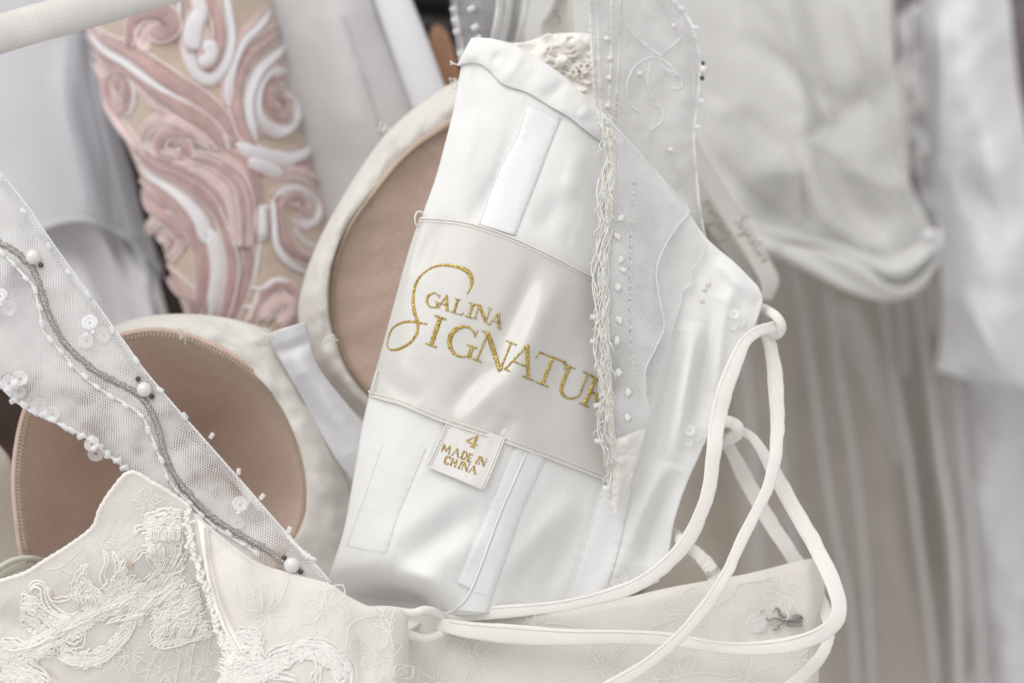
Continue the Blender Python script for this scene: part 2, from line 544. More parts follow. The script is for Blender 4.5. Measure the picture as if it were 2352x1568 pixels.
M_PLEAT = cloth("organza_pleat", (0.66, 0.65, 0.64), 0.6, 0.03, 300, 0.1, 0.2, 0.2, alpha=0.5)
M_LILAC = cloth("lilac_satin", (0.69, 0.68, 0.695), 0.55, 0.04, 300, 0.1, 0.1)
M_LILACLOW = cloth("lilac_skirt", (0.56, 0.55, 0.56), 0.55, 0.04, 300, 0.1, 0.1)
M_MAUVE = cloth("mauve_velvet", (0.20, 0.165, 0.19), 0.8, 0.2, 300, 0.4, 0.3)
M_RIBBON = cloth("ribbon", (0.68, 0.665, 0.625), 0.5, 0.03, 900, 0.1, 0.1, 0.1)
M_GREEN = cloth("green_print", (0.20, 0.21, 0.15), 0.7, 0.1)
M_LOOPG = cloth("pale_green_elastic", (0.55, 0.55, 0.46), 0.4, 0.05, 900, 0.1, 0.0)
M_WALL = cloth("wall_gap_dark", (0.12, 0.105, 0.095), 0.9, 0.1, 200, 0.2, 0.0, coarse=6)  # backdrop painted dark so the gaps between garments look shaded

# ------------------------------------------------------------------ the setting
wall = sheet("wall", [(-2600, -1800), (5000, -1800)], [(5000, -1800), (5000, 3400)], [(-2600, 3400), (5000, 3400)], [(-2600, -1800), (-2600, 3400)],
             lambda x, y, u, v: 520 + 0 * x, M_WALL, None, 12, 12, thick=20, kind="structure")

# ------------------------------------------------------------------ garment rail, top left
rail = tube("garment_rail", [(-260, 172, 2), (0, 79, 14), (230, 14, 26), (520, -72, 40)], 5.1, M_RAIL, None, 0.55, 20, 60, rounded=False,
            label="pale grey painted flat rail crossing the top left corner", cat="rail")

# ------------------------------------------------------------------ dark garment and tan sliver, top centre
def fold_sheet(x, y, base, waves, seed, amp=2.0, scale=120):
    return base + amp * noise2(x, y, scale, seed) + sum(h * np.exp(-((y - (yy + sl * (x - 1000))) / w) ** 2) for yy, sl, w, h in waves)


dark = sheet("dark_garment_or_gap_shade", [(900, -120), (1200, -120)], [(1200, -120), (1200, 330)], [(900, 330), (1200, 330)], [(900, -120), (900, 330)],
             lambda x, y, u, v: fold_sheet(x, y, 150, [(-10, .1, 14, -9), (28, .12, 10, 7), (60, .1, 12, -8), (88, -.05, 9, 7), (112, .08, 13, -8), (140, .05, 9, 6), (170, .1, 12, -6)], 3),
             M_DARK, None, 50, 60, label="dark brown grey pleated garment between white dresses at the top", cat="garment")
tube("tan_strap", [(1000, 60, 128), (1022, 130, 126), (1040, 190, 124), (1060, 260, 122)], 3.2, M_TAN, dark, 0.4, 10, 30)

# ------------------------------------------------------------------ grey white crepe dress with satin trim band
satin_dress = thing("crepe_dress", "grey white crepe dress with a pale satin trim band, between pink dress and cup", "dress")
cb = lambda x, y, u, v: 92 + 5 * ((x - 790 - 0.25 * y) / 200) ** 2 + ridge(x, y, [(760, -50), (800, 200), (850, 420)], 50, -3.5) + ridge(x, y, [(690, 0), (730, 250), (790, 500)], 60, 1.5) + 0.6 * noise2(x, y, 90, 5)
sheet("bodice", [(560, -120), (830, -120)], [(830, -120), (854, 0), (950, 262), (1040, 520), (1080, 640)], [(640, 640), (1080, 640)], [(560, -120), (640, 640)], cb, M_MATTE, satin_dress, 50, 60, thick=0.8)
strip("trim_band", [(826, -90), (856, 0), (905, 140), (950, 264), (1040, 500)], [(915, -90), (947, 0), (985, 96), (1024, 204), (1110, 430)],
      lambda x, y, u, v: 86 - 3.5 * np.sqrt(np.clip(1 - (2 * u - 1) ** 2, 0, 1)) + 0 * x, M_TRIM, satin_dress, 40, 14, thick=1.2)
bag = Bag()
for i in range(34):
    t = i / 33
    x, y = 790 + 92 * t, 40 + 280 * t
    bag.cord([(x - 7, y, float(cb(np.array(x - 7), np.array(y), 0, 0)) - 0.1), (x + 7, y + 5, float(cb(np.array(x + 7), np.array(y), 0, 0)) - 0.1)], 0.16, n=3, seg=5)
bag.build("zigzag_stitching", M_MATTE, satin_dress, kind="stuff")

# ------------------------------------------------------------------ sheer organza dress, far left
org = thing("organza_dress", "sheer grey white organza dress with a rounded tier, far left behind the strap", "dress")
ob = lambda x, y, u, v: 119 + ridge(x, y, [(205, 480), (260, 600), (345, 760)], 16, -7) + ridge(x, y, [(130, 560), (180, 620), (250, 760)], 30, -5) + ridge(x, y, [(300, 570), (350, 680), (400, 780)], 16, -7) + ridge(x, y, [(240, 560), (300, 680), (350, 800)], 18, 6) + 1.0 * noise2(x, y, 160, 21, 1)
sheet("underskirt_or_gap_shade", [(-120, 300), (240, 300)], [(240, 300), (322, 540), (362, 640), (384, 720), (420, 860)], [(-120, 860), (420, 860)], [(-120, 300), (-120, 860)], ob, M_ORGLOW, org, 60, 60)
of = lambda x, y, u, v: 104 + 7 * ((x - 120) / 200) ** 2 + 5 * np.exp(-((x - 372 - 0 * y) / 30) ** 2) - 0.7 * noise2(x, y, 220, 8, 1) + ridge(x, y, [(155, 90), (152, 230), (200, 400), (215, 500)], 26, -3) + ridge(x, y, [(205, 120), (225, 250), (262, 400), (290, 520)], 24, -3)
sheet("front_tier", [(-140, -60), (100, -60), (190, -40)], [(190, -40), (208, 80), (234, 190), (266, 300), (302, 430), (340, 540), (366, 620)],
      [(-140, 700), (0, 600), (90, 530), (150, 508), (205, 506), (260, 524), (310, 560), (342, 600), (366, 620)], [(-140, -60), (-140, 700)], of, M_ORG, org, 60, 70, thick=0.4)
tube("tier_hem", [(-140, 700), (0, 600), (90, 530), (150, 508), (205, 506), (260, 524), (310, 560), (345, 600), (372, 622)], 0.9, M_ORG, org, 1.0, 8, dfun=lambda x, y: of(x, y, 0, 0) - 0.5)
for A, B in (([(150, -60), (158, 130), (150, 240), (170, 330), (212, 500)], [(205, -60), (203, 140), (216, 240), (238, 340), (262, 520)]),
             ([(190, -60), (198, 120), (214, 240), (250, 380), (290, 540)], [(215, 60), (238, 190), (274, 300), (312, 425), (340, 560)])):
    strip("sheer_layer", A, B, lambda x, y, u, v: of(x, y, 0, 0) - 3.5 - 2 * np.sin(u * math.pi), M_ORGSHEER, org, 40, 8, thick=0.2)
strip("side_drape", [(318, 480), (352, 560), (372, 625), (362, 650), (378, 700), (408, 780)], [(270, 530), (300, 590), (325, 640), (340, 690), (355, 740), (380, 800)],
      lambda x, y, u, v: 112 + 9 * u + 3 * np.sin(7 * u + 5 * v), M_ORG, org, 40, 10)

sheet("dark_garment_or_gap_shade", [(-200, 230), (470, 230)], [(470, 230), (470, 1120)], [(-200, 1120), (470, 1120)], [(-200, 230), (-200, 1120)],
      lambda x, y, u, v: 168 + 4 * noise2(x, y, 60, 191), M_GAPDARK, None, 30, 40, label="dark brown sheet as gap shade between the organza dress and the pink scrolls", cat="garment")  # added dark sheet; its colour stands for the shade in this gap
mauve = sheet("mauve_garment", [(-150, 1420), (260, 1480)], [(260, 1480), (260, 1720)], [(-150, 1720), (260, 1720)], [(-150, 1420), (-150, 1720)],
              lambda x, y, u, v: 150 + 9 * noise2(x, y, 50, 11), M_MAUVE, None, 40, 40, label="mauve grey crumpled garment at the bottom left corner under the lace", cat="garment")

# ------------------------------------------------------------------ pink embroidered dress
pink = thing("embroidered_dress", "nude dress with raised pink and white scroll embroidery", "dress")


def D_pink(x, y):
    ax = 205 + 0.27 * (y - 70)                      # left edge
    q = np.clip((x - ax) / 430.0, -0.1, 1.1)
    return 70 + 26 * (2 * q - 1) ** 2 * np.abs(2 * q - 1) + 0.012 * (y - 300)


PL = [(185, -60), (207, 72), (232, 180), (278, 300), (332, 430), (372, 560), (396, 640), (430, 740), (460, 860)]
PR = [(622, -60), (632, 30), (653, 139), (670, 255), (708, 335), (735, 412), (760, 490), (780, 600), (800, 860)]
sheet("nude_base", [PL[0], PR[0]], PR, [PL[-1], PR[-1]], PL, lambda x, y, u, v: D_pink(x, y) + 0.7 * noise2(x, y, 60, 4), M_PINKBASE, pink, 60, 90, thick=0.6)
C1 = lambda p: crop(0, 0, 900, p)
C4 = lambda p: crop(0, 560, 900, p)
C7 = lambda p: crop(400, 0, 500, p)
C8 = lambda p: crop(400, 480, 500, p)


def scroll(pts, width, mat, flat=0.55, lift=0.0, nm="scroll"):
    """raised satin-stitch stroke; width in drawing units"""
    w = np.atleast_1d(np.asarray(width, float)) / 2 * KMM * 1.5
    if len(w) == 1:
        w = (np.array([w[0] * 0.8, w[0], w[0], w[0] * 0.8]) if w[0] < 2.2 else np.array([w[0] * 0.3, w[0] * .75, w[0], w[0], w[0] * 0.85]))
    r = w.max() * flat
    w0 = w
    o = tube(nm, pts, w, mat, pink, flat, 10, dfun=lambda x, y: D_pink(x, y) - lift - 0.35 * r)
    if w.max() / KMM > 11:
        P = cr(pts, 40)[:, :2]
        T = np.gradient(P, axis=0)
        T /= np.linalg.norm(T, axis=1)[:, None] + 1e-9
        ww = np.interp(np.linspace(0, 1, 40), np.linspace(0, 1, len(w)), w) / KMM
        for sgn in (1, -1):
            Q = P + np.stack([-T[:, 1], T[:, 0]], 1) * (sgn * 0.94 * ww)[:, None]
            tube("scroll_edge", [tuple(q) for q in Q], 0.42, M_EDGEPINK if mat is not M_WHITETHREAD else M_PALEPINK, o, 0.8, 6, 60, dfun=lambda x, y: D_pink(x, y) - lift - 0.3 * r)
    return o


k1, k8 = 0.3472, 0.1929
PK, PP, WH = M_PINK, M_PALEPINK, M_WHITETHREAD
SCROLLS = [
    (C1([(560, 150), (700, 260), (880, 345), (1030, 460), (1160, 550), (1300, 640), (1420, 740), (1500, 840), (1570, 950)]), 92 * k1, PK),
    (C1([(590, 200), (700, 325), (830, 405), (950, 490), (1080, 580), (1220, 680), (1350, 775), (1430, 860), (1520, 990)]), 62 * k1, WH),
    (C1([(620, 330), (740, 430), (900, 490), (1010, 570), (1120, 650), (1260, 750), (1380, 840), (1490, 970)]), 84 * k1, PK),
    (C1([(640, 400), (690, 520), (720, 680), (790, 810), (870, 920), (930, 1000)]), 50 * k1, PP),
    (C1([(850, 320), (870, 220), (900, 120), (960, 80), (1040, 70), (1110, 110), (1130, 180), (1060, 220), (1000, 190)]), 95 * k1, PK),
    (C1([(930, 330), (960, 260), (1000, 210), (1040, 150), (1080, 90), (1090, 20)]), 80 * k1, PP),
    (C1([(1000, 330), (940, 300), (910, 220), (930, 150), (980, 110)]), 46 * k1, PP),
    (C1([(1180, -60), (1185, 150), (1150, 235), (1080, 268), (1005, 262)]), 26 * k1, WH),
    (C1([(760, 480), (720, 560), (740, 660), (800, 720), (850, 680), (850, 580), (820, 510), (780, 560), (800, 640)]), 62 * k1, PK),
    (C1([(720, 480), (800, 470), (870, 540), (890, 640), (870, 720), (850, 780)]), 26 * k1, WH),
    (C1([(880, 520), (960, 600), (1030, 680), (1130, 740), (1230, 780)]), 60 * k1, PP),
    (C1([(950, 960), (960, 880), (1010, 820), (1080, 785), (1160, 785), (1250, 825), (1330, 880), (1430, 960)]), 86 * k1, PP),
    (C1([(1400, 940), (1250, 880), (1130, 880), (1060, 940), (1080, 1020), (1160, 1045), (1240, 1010), (1200, 940), (1140, 960)]), 62 * k1, PK),
    (C1([(920, 980), (1050, 1075), (1200, 1130), (1330, 1210), (1430, 1310), (1500, 1440), (1550, 1640)]), 150 * k1, PK),
    (C1([(1250, 1060), (1400, 1100), (1520, 1190), (1580, 1300), (1600, 1450), (1600, 1640)]), 150 * k1, PP),
    (C1([(1380, 960), (1500, 1010), (1600, 1090), (1650, 1200), (1680, 1350), (1690, 1620)]), 120 * k1, PK),
    (C1([(920, 1090), (1010, 1170), (1130, 1245), (1240, 1340), (1320, 1440), (1372, 1568)]) + C4([(1400, 90), (1440, 210), (1450, 350), (1430, 490), (1395, 640)])[0:], 84 * k1, WH),
    (C1([(930, 1170), (1040, 1265), (1150, 1340), (1235, 1440), (1305, 1568)]) + C4([(1335, 200), (1355, 350), (1345, 500), (1320, 640)]), 88 * k1, PK),
    (C1([(960, 1230), (1000, 1330), (1080, 1400), (1160, 1460), (1230, 1568)]), 96 * k1, PK),
    (C1([(1000, 1560), (1010, 1490), (1080, 1440), (1160, 1480), (1180, 1568)]) + C4([(1150, 90), (1090, 110), (1060, 60)]), 60 * k1, PP),
    (C1([(1478, -60), (1508, 120), (1520, 250), (1500, 380), (1450, 480), (1380, 525), (1300, 475), (1250, 380), (1228, 280), (1220, 130)]), 62 * k1, WH),
    (C1([(1360, -60), (1425, 90), (1450, 220), (1440, 340), (1400, 440), (1360, 480)]), 58 * k1, PK),
    (C1([(1300, 130), (1345, 230), (1352, 320), (1330, 400)]), 44 * k1, PP),
    (C1([(1260, -50), (1320, 60), (1290, 150), (1270, 250), (1310, 330)]), 95 * k1, WH),
    (C1([(1350, 280), (1395, 330), (1370, 395), (1310, 395)]), 74 * k1, WH),
    (C1([(1790, 60), (1690, 180), (1600, 265), (1550, 370), (1520, 480), (1508, 600), (1520, 720)]), 66 * k1, WH),
    (C1([(1780, 40), (1730, 110), (1640, 180), (1580, 260), (1540, 370)]), 26 * k1, PP),
    (C1([(1860, 180), (1740, 270), (1660, 335), (1600, 425), (1570, 540), (1560, 680), (1590, 820), (1640, 930), (1710, 1020)]), 66 * k1, PK),
    (C1([(1890, 300), (1780, 385), (1700, 465), (1650, 575), (1630, 700), (1650, 830), (1700, 930)]), 74 * k1, WH),
    (C1([(1910, 470), (1800, 465), (1725, 530), (1690, 640), (1700, 760), (1770, 845), (1860, 865), (1930, 820), (1955, 740), (1920, 640), (1860, 640)]), 62 * k1, WH),
    (C1([(1880, 520), (1780, 560), (1750, 640), (1790, 740), (1860, 760), (1880, 680), (1820, 640)]), 84 * k1, PK),
    (C1([(1560, 950), (1700, 1015), (1800, 1045), (1900, 1045), (2010, 1000), (2060, 950)]), 76 * k1, WH),
    (C1([(1640, 1060), (1780, 1115), (1880, 1155)]), 62 * k1, WH),
    (C1([(1920, 1070), (1980, 1080), (2080, 1060)]), 46 * k1, PK),
    (C1([(1870, 1140), (1980, 1150), (2080, 1200), (2150, 1300)]), 52 * k1, PP),
    (C1([(1730, 1150), (1850, 1190), (1960, 1190), (2060, 1240), (2110, 1320), (2140, 1430)]), 40 * k1, PP),
    (C8([(1380, 110), (1430, 40), (1560, 0), (1700, 20), (1820, 90), (1890, 200), (1880, 320), (1800, 400), (1690, 410), (1590, 340)]), 92 * k8, WH),
    (C8([(1440, 330), (1430, 200), (1490, 110), (1600, 90), (1700, 130), (1720, 220), (1640, 230)]), 120 * k8, PK),
    (C8([(1430, 180), (1450, 400), (1480, 560), (1560, 700), (1680, 800), (1840, 860)]), 110 * k8, PK),
    (C8([(1370, 130), (1380, 350), (1400, 600), (1470, 780), (1600, 905), (1800, 1000)]), 62 * k8, WH),
    (C8([(1600, 440), (1680, 570), (1780, 650), (1920, 690)]), 56 * k8, WH),
    (C8([(1090, 1640), (1220, 1350), (1350, 1165), (1480, 1130), (1600, 1220), (1640, 1360), (1600, 1500)]), 100 * k8, PK),
    (C8([(1230, 1560), (1320, 1420), (1440, 1340), (1560, 1370), (1540, 1500), (1400, 1600)]), 120 * k8, PP),
    (C8([(1080, 1160), (1240, 1180), (1400, 1080), (1540, 1120), (1650, 1260)]), 40 * k8, WH),
    (C8([(780, 420), (870, 750), (890, 950), (870, 1150), (830, 1350), (770, 1560)]), 105 * k8, PK),
    (C8([(1000, 380), (1080, 750), (1070, 950), (1030, 1150), (960, 1350), (890, 1560)]), 110 * k8, PK),
    (C8([(1170, -40), (1200, 300), (1210, 600), (1190, 850), (1140, 1080), (1050, 1300), (960, 1540)]), 30 * k8, WH),
    (C8([(1170, 215), (1330, 205)]), 44 * k8, WH), (C8([(1180, 600), (1310, 550)]), 44 * k8, WH),
    (C8([(1230, 220), (1240, 580)]), 90 * k8, WH),
    (C8([(1090, 1170), (1250, 1180)]), 40 * k8, WH), (C8([(1010, 1390), (1170, 1400)]), 40 * k8, WH),
    (C8([(1200, 1180), (1150, 1380), (1080, 1560)]), 44 * k8, WH),
    (C8([(20, 420), (150, 380), (270, 450), (290, 600), (200, 760), (120, 860)]), 80 * k8, PP),
    (C8([(20, 560), (120, 540), (200, 600), (120, 760)]), 80 * k8, PK),
    (C8([(100, 880), (200, 970), (330, 1040), (460, 1110)]), 46 * k8, PP),
    (C8([(160, 1000), (260, 1150), (350, 1220), (440, 1330), (450, 1560)]), 130 * k8, PK),
    (C8([(470, 1080), (450, 1250), (440, 1560)]), 40 * k8, WH),
]
for i, (pts, wd, mt) in enumerate(SCROLLS):
    if wd > 100 * k1:
        P_ = cr(pts, 24)[:, :2]
        T_ = np.gradient(P_, axis=0)
        T_ /= np.linalg.norm(T_, axis=1)[:, None] + 1e-9
        tp = np.sin(np.pi * np.linspace(0.12, 0.9, 24)) ** 0.6
        for k_, o_ in enumerate((-0.62, -0.2, 0.22, 0.62)):
            Q_ = P_ + np.stack([-T_[:, 1], T_[:, 0]], 1) * (o_ * 0.62 * wd * tp)[:, None]
            scroll([tuple(q_) for q_ in Q_], wd * 0.3, (PK, PP, PK, PK)[(i + k_) % 4], 0.3, 0.2 * (i % 5) + 0.1 * (k_ % 2))
        continue
    scroll(pts, wd, mt, 0.27, 0.2 * (i % 5))

# ------------------------------------------------------------------ tulle dress behind, upper right, and the dresses to its right
tul = thing("tulle_dress", "blurred white tulle dress with a gathered waist and pleated skirt, right background", "dress")


def D_tul(x, y):
    d = 185 + 7 * noise2(x, y, 260, 31, 2) + 26 * np.clip((1700 - x) / 500, 0, 1)
    d = d + ridge(x, y, [(1830, 260), (1850, 380), (1880, 470), (1960, 560), (2080, 610)], 26, -9)
    d = d + ridge(x, y, [(2090, 170), (1960, 260), (1880, 300)], 44, 4) + ridge(x, y, [(1790, 400), (1800, 480), (1840, 540)], 60, 8)
    d = d + ridge(x, y, [(1960, 320), (2000, 420), (2090, 440)], 50, -5) + ridge(x, y, [(1960, 400), (1960, 470), (2040, 540)], 45, 5)
    d = d + ridge(x, y, [(1800, -60), (1815, 60), (1840, 200), (1855, 320)], 34, -7) + ridge(x, y, [(1690, 250), (1740, 330), (1790, 370)], 40, 3.5)
    d = d + ridge(x, y, [(2040, -60), (2060, 200), (2090, 420), (2130, 540)], 24, -8) + ridge(x, y, [(1700, 80), (1790, 140), (1870, 210), (1960, 250)], 26, 4)
    d = d + ridge(x, y, [(1940, -40), (2000, 120), (2040, 300)], 30, -5)
    return d


WL = [(1540, 470), (1700, 555), (1800, 590), (1900, 598), (1990, 600), (2060, 640), (2110, 600), (2150, 540)]
sheet("bodice", [(1060, -160), (1500, -160), (2055, -160)], [(2055, -160), (2052, 0), (2060, 200), (2085, 400), (2150, 545)], WL, [(1060, -160), (1060, 100), (1200, 300), (1400, 400), (1540, 470)],
      lambda x, y, u, v: D_tul(x, y), M_TULLE, tul, 90, 80, thick=0.6)
sash = lambda x, y, u, v: 174 - 5 * np.sin(math.pi * u) - 2.5 * np.sin(2 * math.pi * u + 6 * v)
strip("waist_sash", [(1640, 480), (1770, 520), (1880, 548), (1980, 560), (2050, 580), (2105, 560), (2160, 520)], [(1640, 560), (1790, 585), (1900, 596), (2000, 660), (2060, 672), (2115, 640), (2172, 568)], sash, M_TULLE, tul, 60, 16)
strip("sash_fold", [(1800, 560), (1900, 575), (1980, 600), (2040, 650), (2090, 650), (2140, 600)], [(1790, 590), (1890, 640), (1960, 672), (2040, 690), (2110, 668), (2165, 590)], lambda x, y, u, v: sash(x, y, u, v) - 4, M_TULLE, tul, 50, 14)
bowv = Bag()
for k in range(9):
    a = rng.rand() * 6.28
    bowv.cord([(2135 + 15 * math.cos(a), 540 + 14 * math.sin(a), 160), (2138, 540, 150), (2135 + 20 * math.cos(a + 2.2), 545 + 16 * math.sin(a + 2.2), 158)], [1.0, 1.6, 1.0], 0.6, 8, 12)
bowv.build("waist_flower", M_LILAC, tul)
sheet("underskirt_or_gap_shade", [(1480, 520), (2260, 520)], [(2260, 520), (2320, 1720)], [(1480, 1720), (2320, 1720)], [(1480, 520), (1480, 1720)],
      lambda x, y, u, v: 262 + 3 * np.sin((x - 0.16 * y) / 34.0 + 2 * noise2(x, y, 300, 14, 2)) + 5 * noise2(x, y, 300, 12, 2), M_GAPTAUPE, tul, 110, 40, thick=0.6)  # taupe sheet painted as the shadowed gap under the sheer organza
PLEATS = [([(1823, 610), (1858, 810), (1893, 1052), (1921, 1230), (1955, 1400), (1972, 1620)], 17), ([(1895, 660), (1934, 907), (1959, 1052), (1980, 1230), (1993, 1400), (2005, 1620)], 17),
          ([(2025, 660), (2059, 890), (2087, 1052), (2110, 1240), (2135, 1420), (2155, 1620)], 18), ([(2063, 660), (2070, 760), (2078, 860)], 20), ([(2100, 640), (2132, 838), (2160, 1052), (2185, 1220), (2198, 1400), (2204, 1620)], 30),
          ([(2150, 560), (2188, 820), (2212, 1052), (2232, 1240), (2248, 1420), (2260, 1620)], 22), ([(1760, 700), (1790, 1000), (1830, 1300), (1850, 1620)], 16), ([(1690, 640), (1730, 1000), (1745, 1400), (1750, 1620)], 16)]
for pts, w in PLEATS:
    A = [(p[0] - w * 0.62, p[1]) for p in pts]
    B = [(p[0] + w * 0.62, p[1]) for p in pts]
    strip("pleat", A, B, lambda x, y, u, v: 226 - 5 * np.sin(math.pi * u) + 0 * x, M_PLEAT, tul, 40, 9, thick=0.3)
    tube("pleat_edge", [(p[0], p[1], 221.5) for p in pts], 0.022 * w, M_LILAC, tul, 0.6, 8, 50)
sheet("lightening_veil", [(1690, 590), (2240, 600)], [(2240, 600), (2300, 1720)], [(1700, 1720), (2300, 1720)], [(1690, 590), (1700, 1720)], lambda x, y, u, v: 233 + 4 * np.sin((x - 0.14 * y) / 17.0 + 2 * noise2(x, y, 200, 23)) + 3 * noise2(x, y, 90, 24), M_LIGHTVEIL, tul, 120, 40, thick=0)  # whitish sheer layer added to brighten the skirt and soften its stripes
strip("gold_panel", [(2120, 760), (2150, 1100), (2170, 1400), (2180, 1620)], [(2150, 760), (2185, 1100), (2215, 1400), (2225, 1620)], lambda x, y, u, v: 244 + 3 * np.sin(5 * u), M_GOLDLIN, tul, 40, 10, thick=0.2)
for A, B in (([(1895, 700), (1990, 900), (2060, 1080)], [(1960, 690), (2030, 820), (2080, 960)]), ([(2110, 640), (2135, 760), (2150, 800)], [(2200, 640), (2200, 740), (2195, 800)])):
    strip("sheer_drape", A, B, lambda x, y, u, v: 250 + 4 * np.sin(4 * u + 3 * v), M_TULLESHEER, tul, 40, 12, thick=0.2)

for A, B in (([(2085, 120), (2000, 215), (1900, 285), (1830, 330)], [(2090, 440), (2030, 430), (1960, 400), (1880, 340)]), ([(1620, 200), (1720, 270), (1800, 340), (1830, 380)], [(1620, 330), (1720, 420), (1780, 470), (1840, 520)]),
             ([(1700, -60), (1790, 60), (1850, 180), (1900, 290)], [(1830, -60), (1860, 60), (1890, 170), (1920, 270)]), ([(1840, 330), (1860, 430), (1900, 510), (1980, 570)], [(1870, 320), (1900, 420), (1950, 500), (2040, 560)]), ([(1940, -60), (1960, 100), (2000, 260), (2060, 380)], [(2040, -60), (2044, 100), (2064, 260), (2086, 380)])):
    strip("sheer_layer", A, B, lambda x, y, u, v: D_tul(x, y) - 8 - 3 * np.sin(np.pi * u) + 2 * noise2(x, y, 60, 181), M_TULLESHEER, tul, 50, 14, thick=0.2)

lil = thing("lilac_white_dress", "blurred lilac white satin dress hanging at the right edge", "dress")


def D_lil(x, y):
    d = 205 + 12 * noise2(x, y, 200, 41, 3) + 10 * np.sin((x - 0.12 * y) / 52.0)
    d = d + ridge(x, y, [(2160, 20), (2165, 200), (2150, 420)], 20, -8) + ridge(x, y, [(2240, 300), (2230, 420), (2330, 560)], 26, 9) + ridge(x, y, [(2200, 660), (2260, 760), (2330, 880)], 26, -12)
    return d + ridge(x, y, [(2190, 830), (2270, 870), (2360, 900)], 22, 14)


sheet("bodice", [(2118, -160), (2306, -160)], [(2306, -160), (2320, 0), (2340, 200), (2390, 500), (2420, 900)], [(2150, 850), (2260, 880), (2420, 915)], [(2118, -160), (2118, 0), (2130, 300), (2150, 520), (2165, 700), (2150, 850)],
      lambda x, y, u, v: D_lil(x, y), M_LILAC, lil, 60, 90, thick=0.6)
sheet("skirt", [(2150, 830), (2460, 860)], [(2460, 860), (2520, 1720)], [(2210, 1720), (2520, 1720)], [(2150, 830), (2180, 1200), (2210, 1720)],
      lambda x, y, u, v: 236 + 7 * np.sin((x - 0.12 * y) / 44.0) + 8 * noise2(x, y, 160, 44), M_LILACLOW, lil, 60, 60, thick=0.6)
greyd = thing("grey_dress", "grey beige blurred garment glimpsed in the gap between the right background dresses", "garment")
sheet("bodice", [(2020, -160), (2480, -160)], [(2480, -160), (2560, 1000)], [(2060, 760), (2560, 1000)], [(2020, -160), (2060, 760)],
      lambda x, y, u, v: 300 + 12 * noise2(x, y, 70, 51), M_MAUVE, greyd, 50, 60)
strip("lining", [(2060, 40), (2075, 200), (2100, 400), (2130, 520)], [(2116, 0), (2122, 200), (2140, 360), (2150, 520)], lambda x, y, u, v: 262 + 8 * noise2(x, y, 40, 6), M_TULLE, greyd, 40, 12)

# ------------------------------------------------------------------ hanger ribbons with green print (right of the net strap)
def ribbon_print(parent, path, width, glyphs, d, size):
    pass


rib1 = strip("hanger_ribbon", [(1588, 300), (1640, 390), (1690, 470), (1735, 540), (1772, 600), (1790, 645), (1772, 690)], [(1560, 330), (1612, 420), (1660, 500), (1705, 570), (1735, 620), (1752, 655), (1752, 686)],
             lambda x, y, u, v: 66 + 10 * u + 6 * np.sin(3 * v), M_RIBBON, None, 50, 8, thick=0.4,
             label="cream hanger ribbon printed in green script, outer one right of the net strap", cat="ribbon", group="printed hanger ribbons")
rib2 = strip("hanger_ribbon", [(1604, 395), (1640, 455), (1680, 520), (1716, 590), (1745, 660), (1752, 690)], [(1540, 380), (1590, 470), (1640, 540), (1690, 610), (1725, 660), (1748, 694)],
             lambda x, y, u, v: 78 + 6 * u + 5 * np.sin(3 * v + 1), M_RIBBON, None, 50, 8, thick=0.4,
             label="cream hanger ribbon with green script, inner one touching the net strap edge", cat="ribbon", group="printed hanger ribbons")
rib3 = strip("hanger_ribbon", [(1290, -60), (1282, -20), (1262, 30), (1245, 62), (1256, 110)], [(1316, -60), (1312, -10), (1312, 40), (1316, 70), (1314, 105)],
             lambda x, y, u, v: 62 + 4 * np.sin(3 * u), M_RIBBON, None, 40, 8, thick=0.4,
             label="cream printed ribbon end poking up behind the white bodice top", cat="ribbon", group="printed hanger ribbons")

SCRIPT = {   # small script letters, x right, y up, x-height about 0.5
    'S': ([(.55, .85), (.4, 1.0), (.2, .85), (.3, .6), (.45, .4), (.35, .12), (.1, .05)], .6), 'i': ([(.0, .0), (.1, .45), (.12, .1), (.25, .05)], .3),
    'g': ([(.4, .4), (.2, .48), (.05, .2), (.2, .02), (.38, .4), (.34, -.3), (.1, -.3), (.5, .1)], .5), 'n': ([(.0, .0), (.08, .45), (.1, .2), (.25, .46), (.3, .1), (.42, .05)], .45),
    'a': ([(.38, .4), (.2, .48), (.05, .2), (.18, .02), (.36, .4), (.38, .08), (.48, .05)], .5), 't': ([(.1, .95), (.1, .1), (.25, .05)], .3),
    'u': ([(.0, .45), (.05, .08), (.22, .05), (.3, .45), (.32, .08), (.44, .05)], .46), 'r': ([(.0, .0), (.08, .45), (.12, .25), (.3, .46)], .34),
    'e': ([(.05, .22), (.32, .3), (.2, .47), (.05, .2), (.2, .02), (.42, .12)], .45), 'G': ([(.6, .85), (.35, 1.0), (.08, .5), (.3, .05), (.58, .2), (.55, .5), (.35, .48)], .72),
    'l': ([(.05, .2), (.2, .95), (.08, .8), (.1, .08), (.25, .05)], .28)}


def write_script(parent, text, start, direction, size, d, rad=0.16):
    ux = np.array(direction, float)
    ux /= np.hypot(*ux)
    uy = np.array([ux[1], -ux[0]])
    pen = np.array(start, float)
    for ch in text:
        pts, adv = SCRIPT[ch]
        P = [tuple(pen + size * (ux * a + uy * b)) + (d,) for a, b in pts]
        tube("letter", P, rad, M_GREEN, parent, 0.4, 5, 16)
        pen = pen + ux * size * adv


write_script(rib1, "Signature", (1684, 506), (0.56, 0.83), 32, 65)
write_script(rib2, "Galina", (1682, 545), (-0.52, -0.85), 38, 74)
write_script(rib3, "S", (1276, 60), (1.0, -0.3), 34, 59, 0.2)

# ------------------------------------------------------------------ the ivory wedding dress in front
dress = thing("wedding_dress", "ivory wedding dress in front, white lining turned out, gold lettered label and beaded strap", "dress")

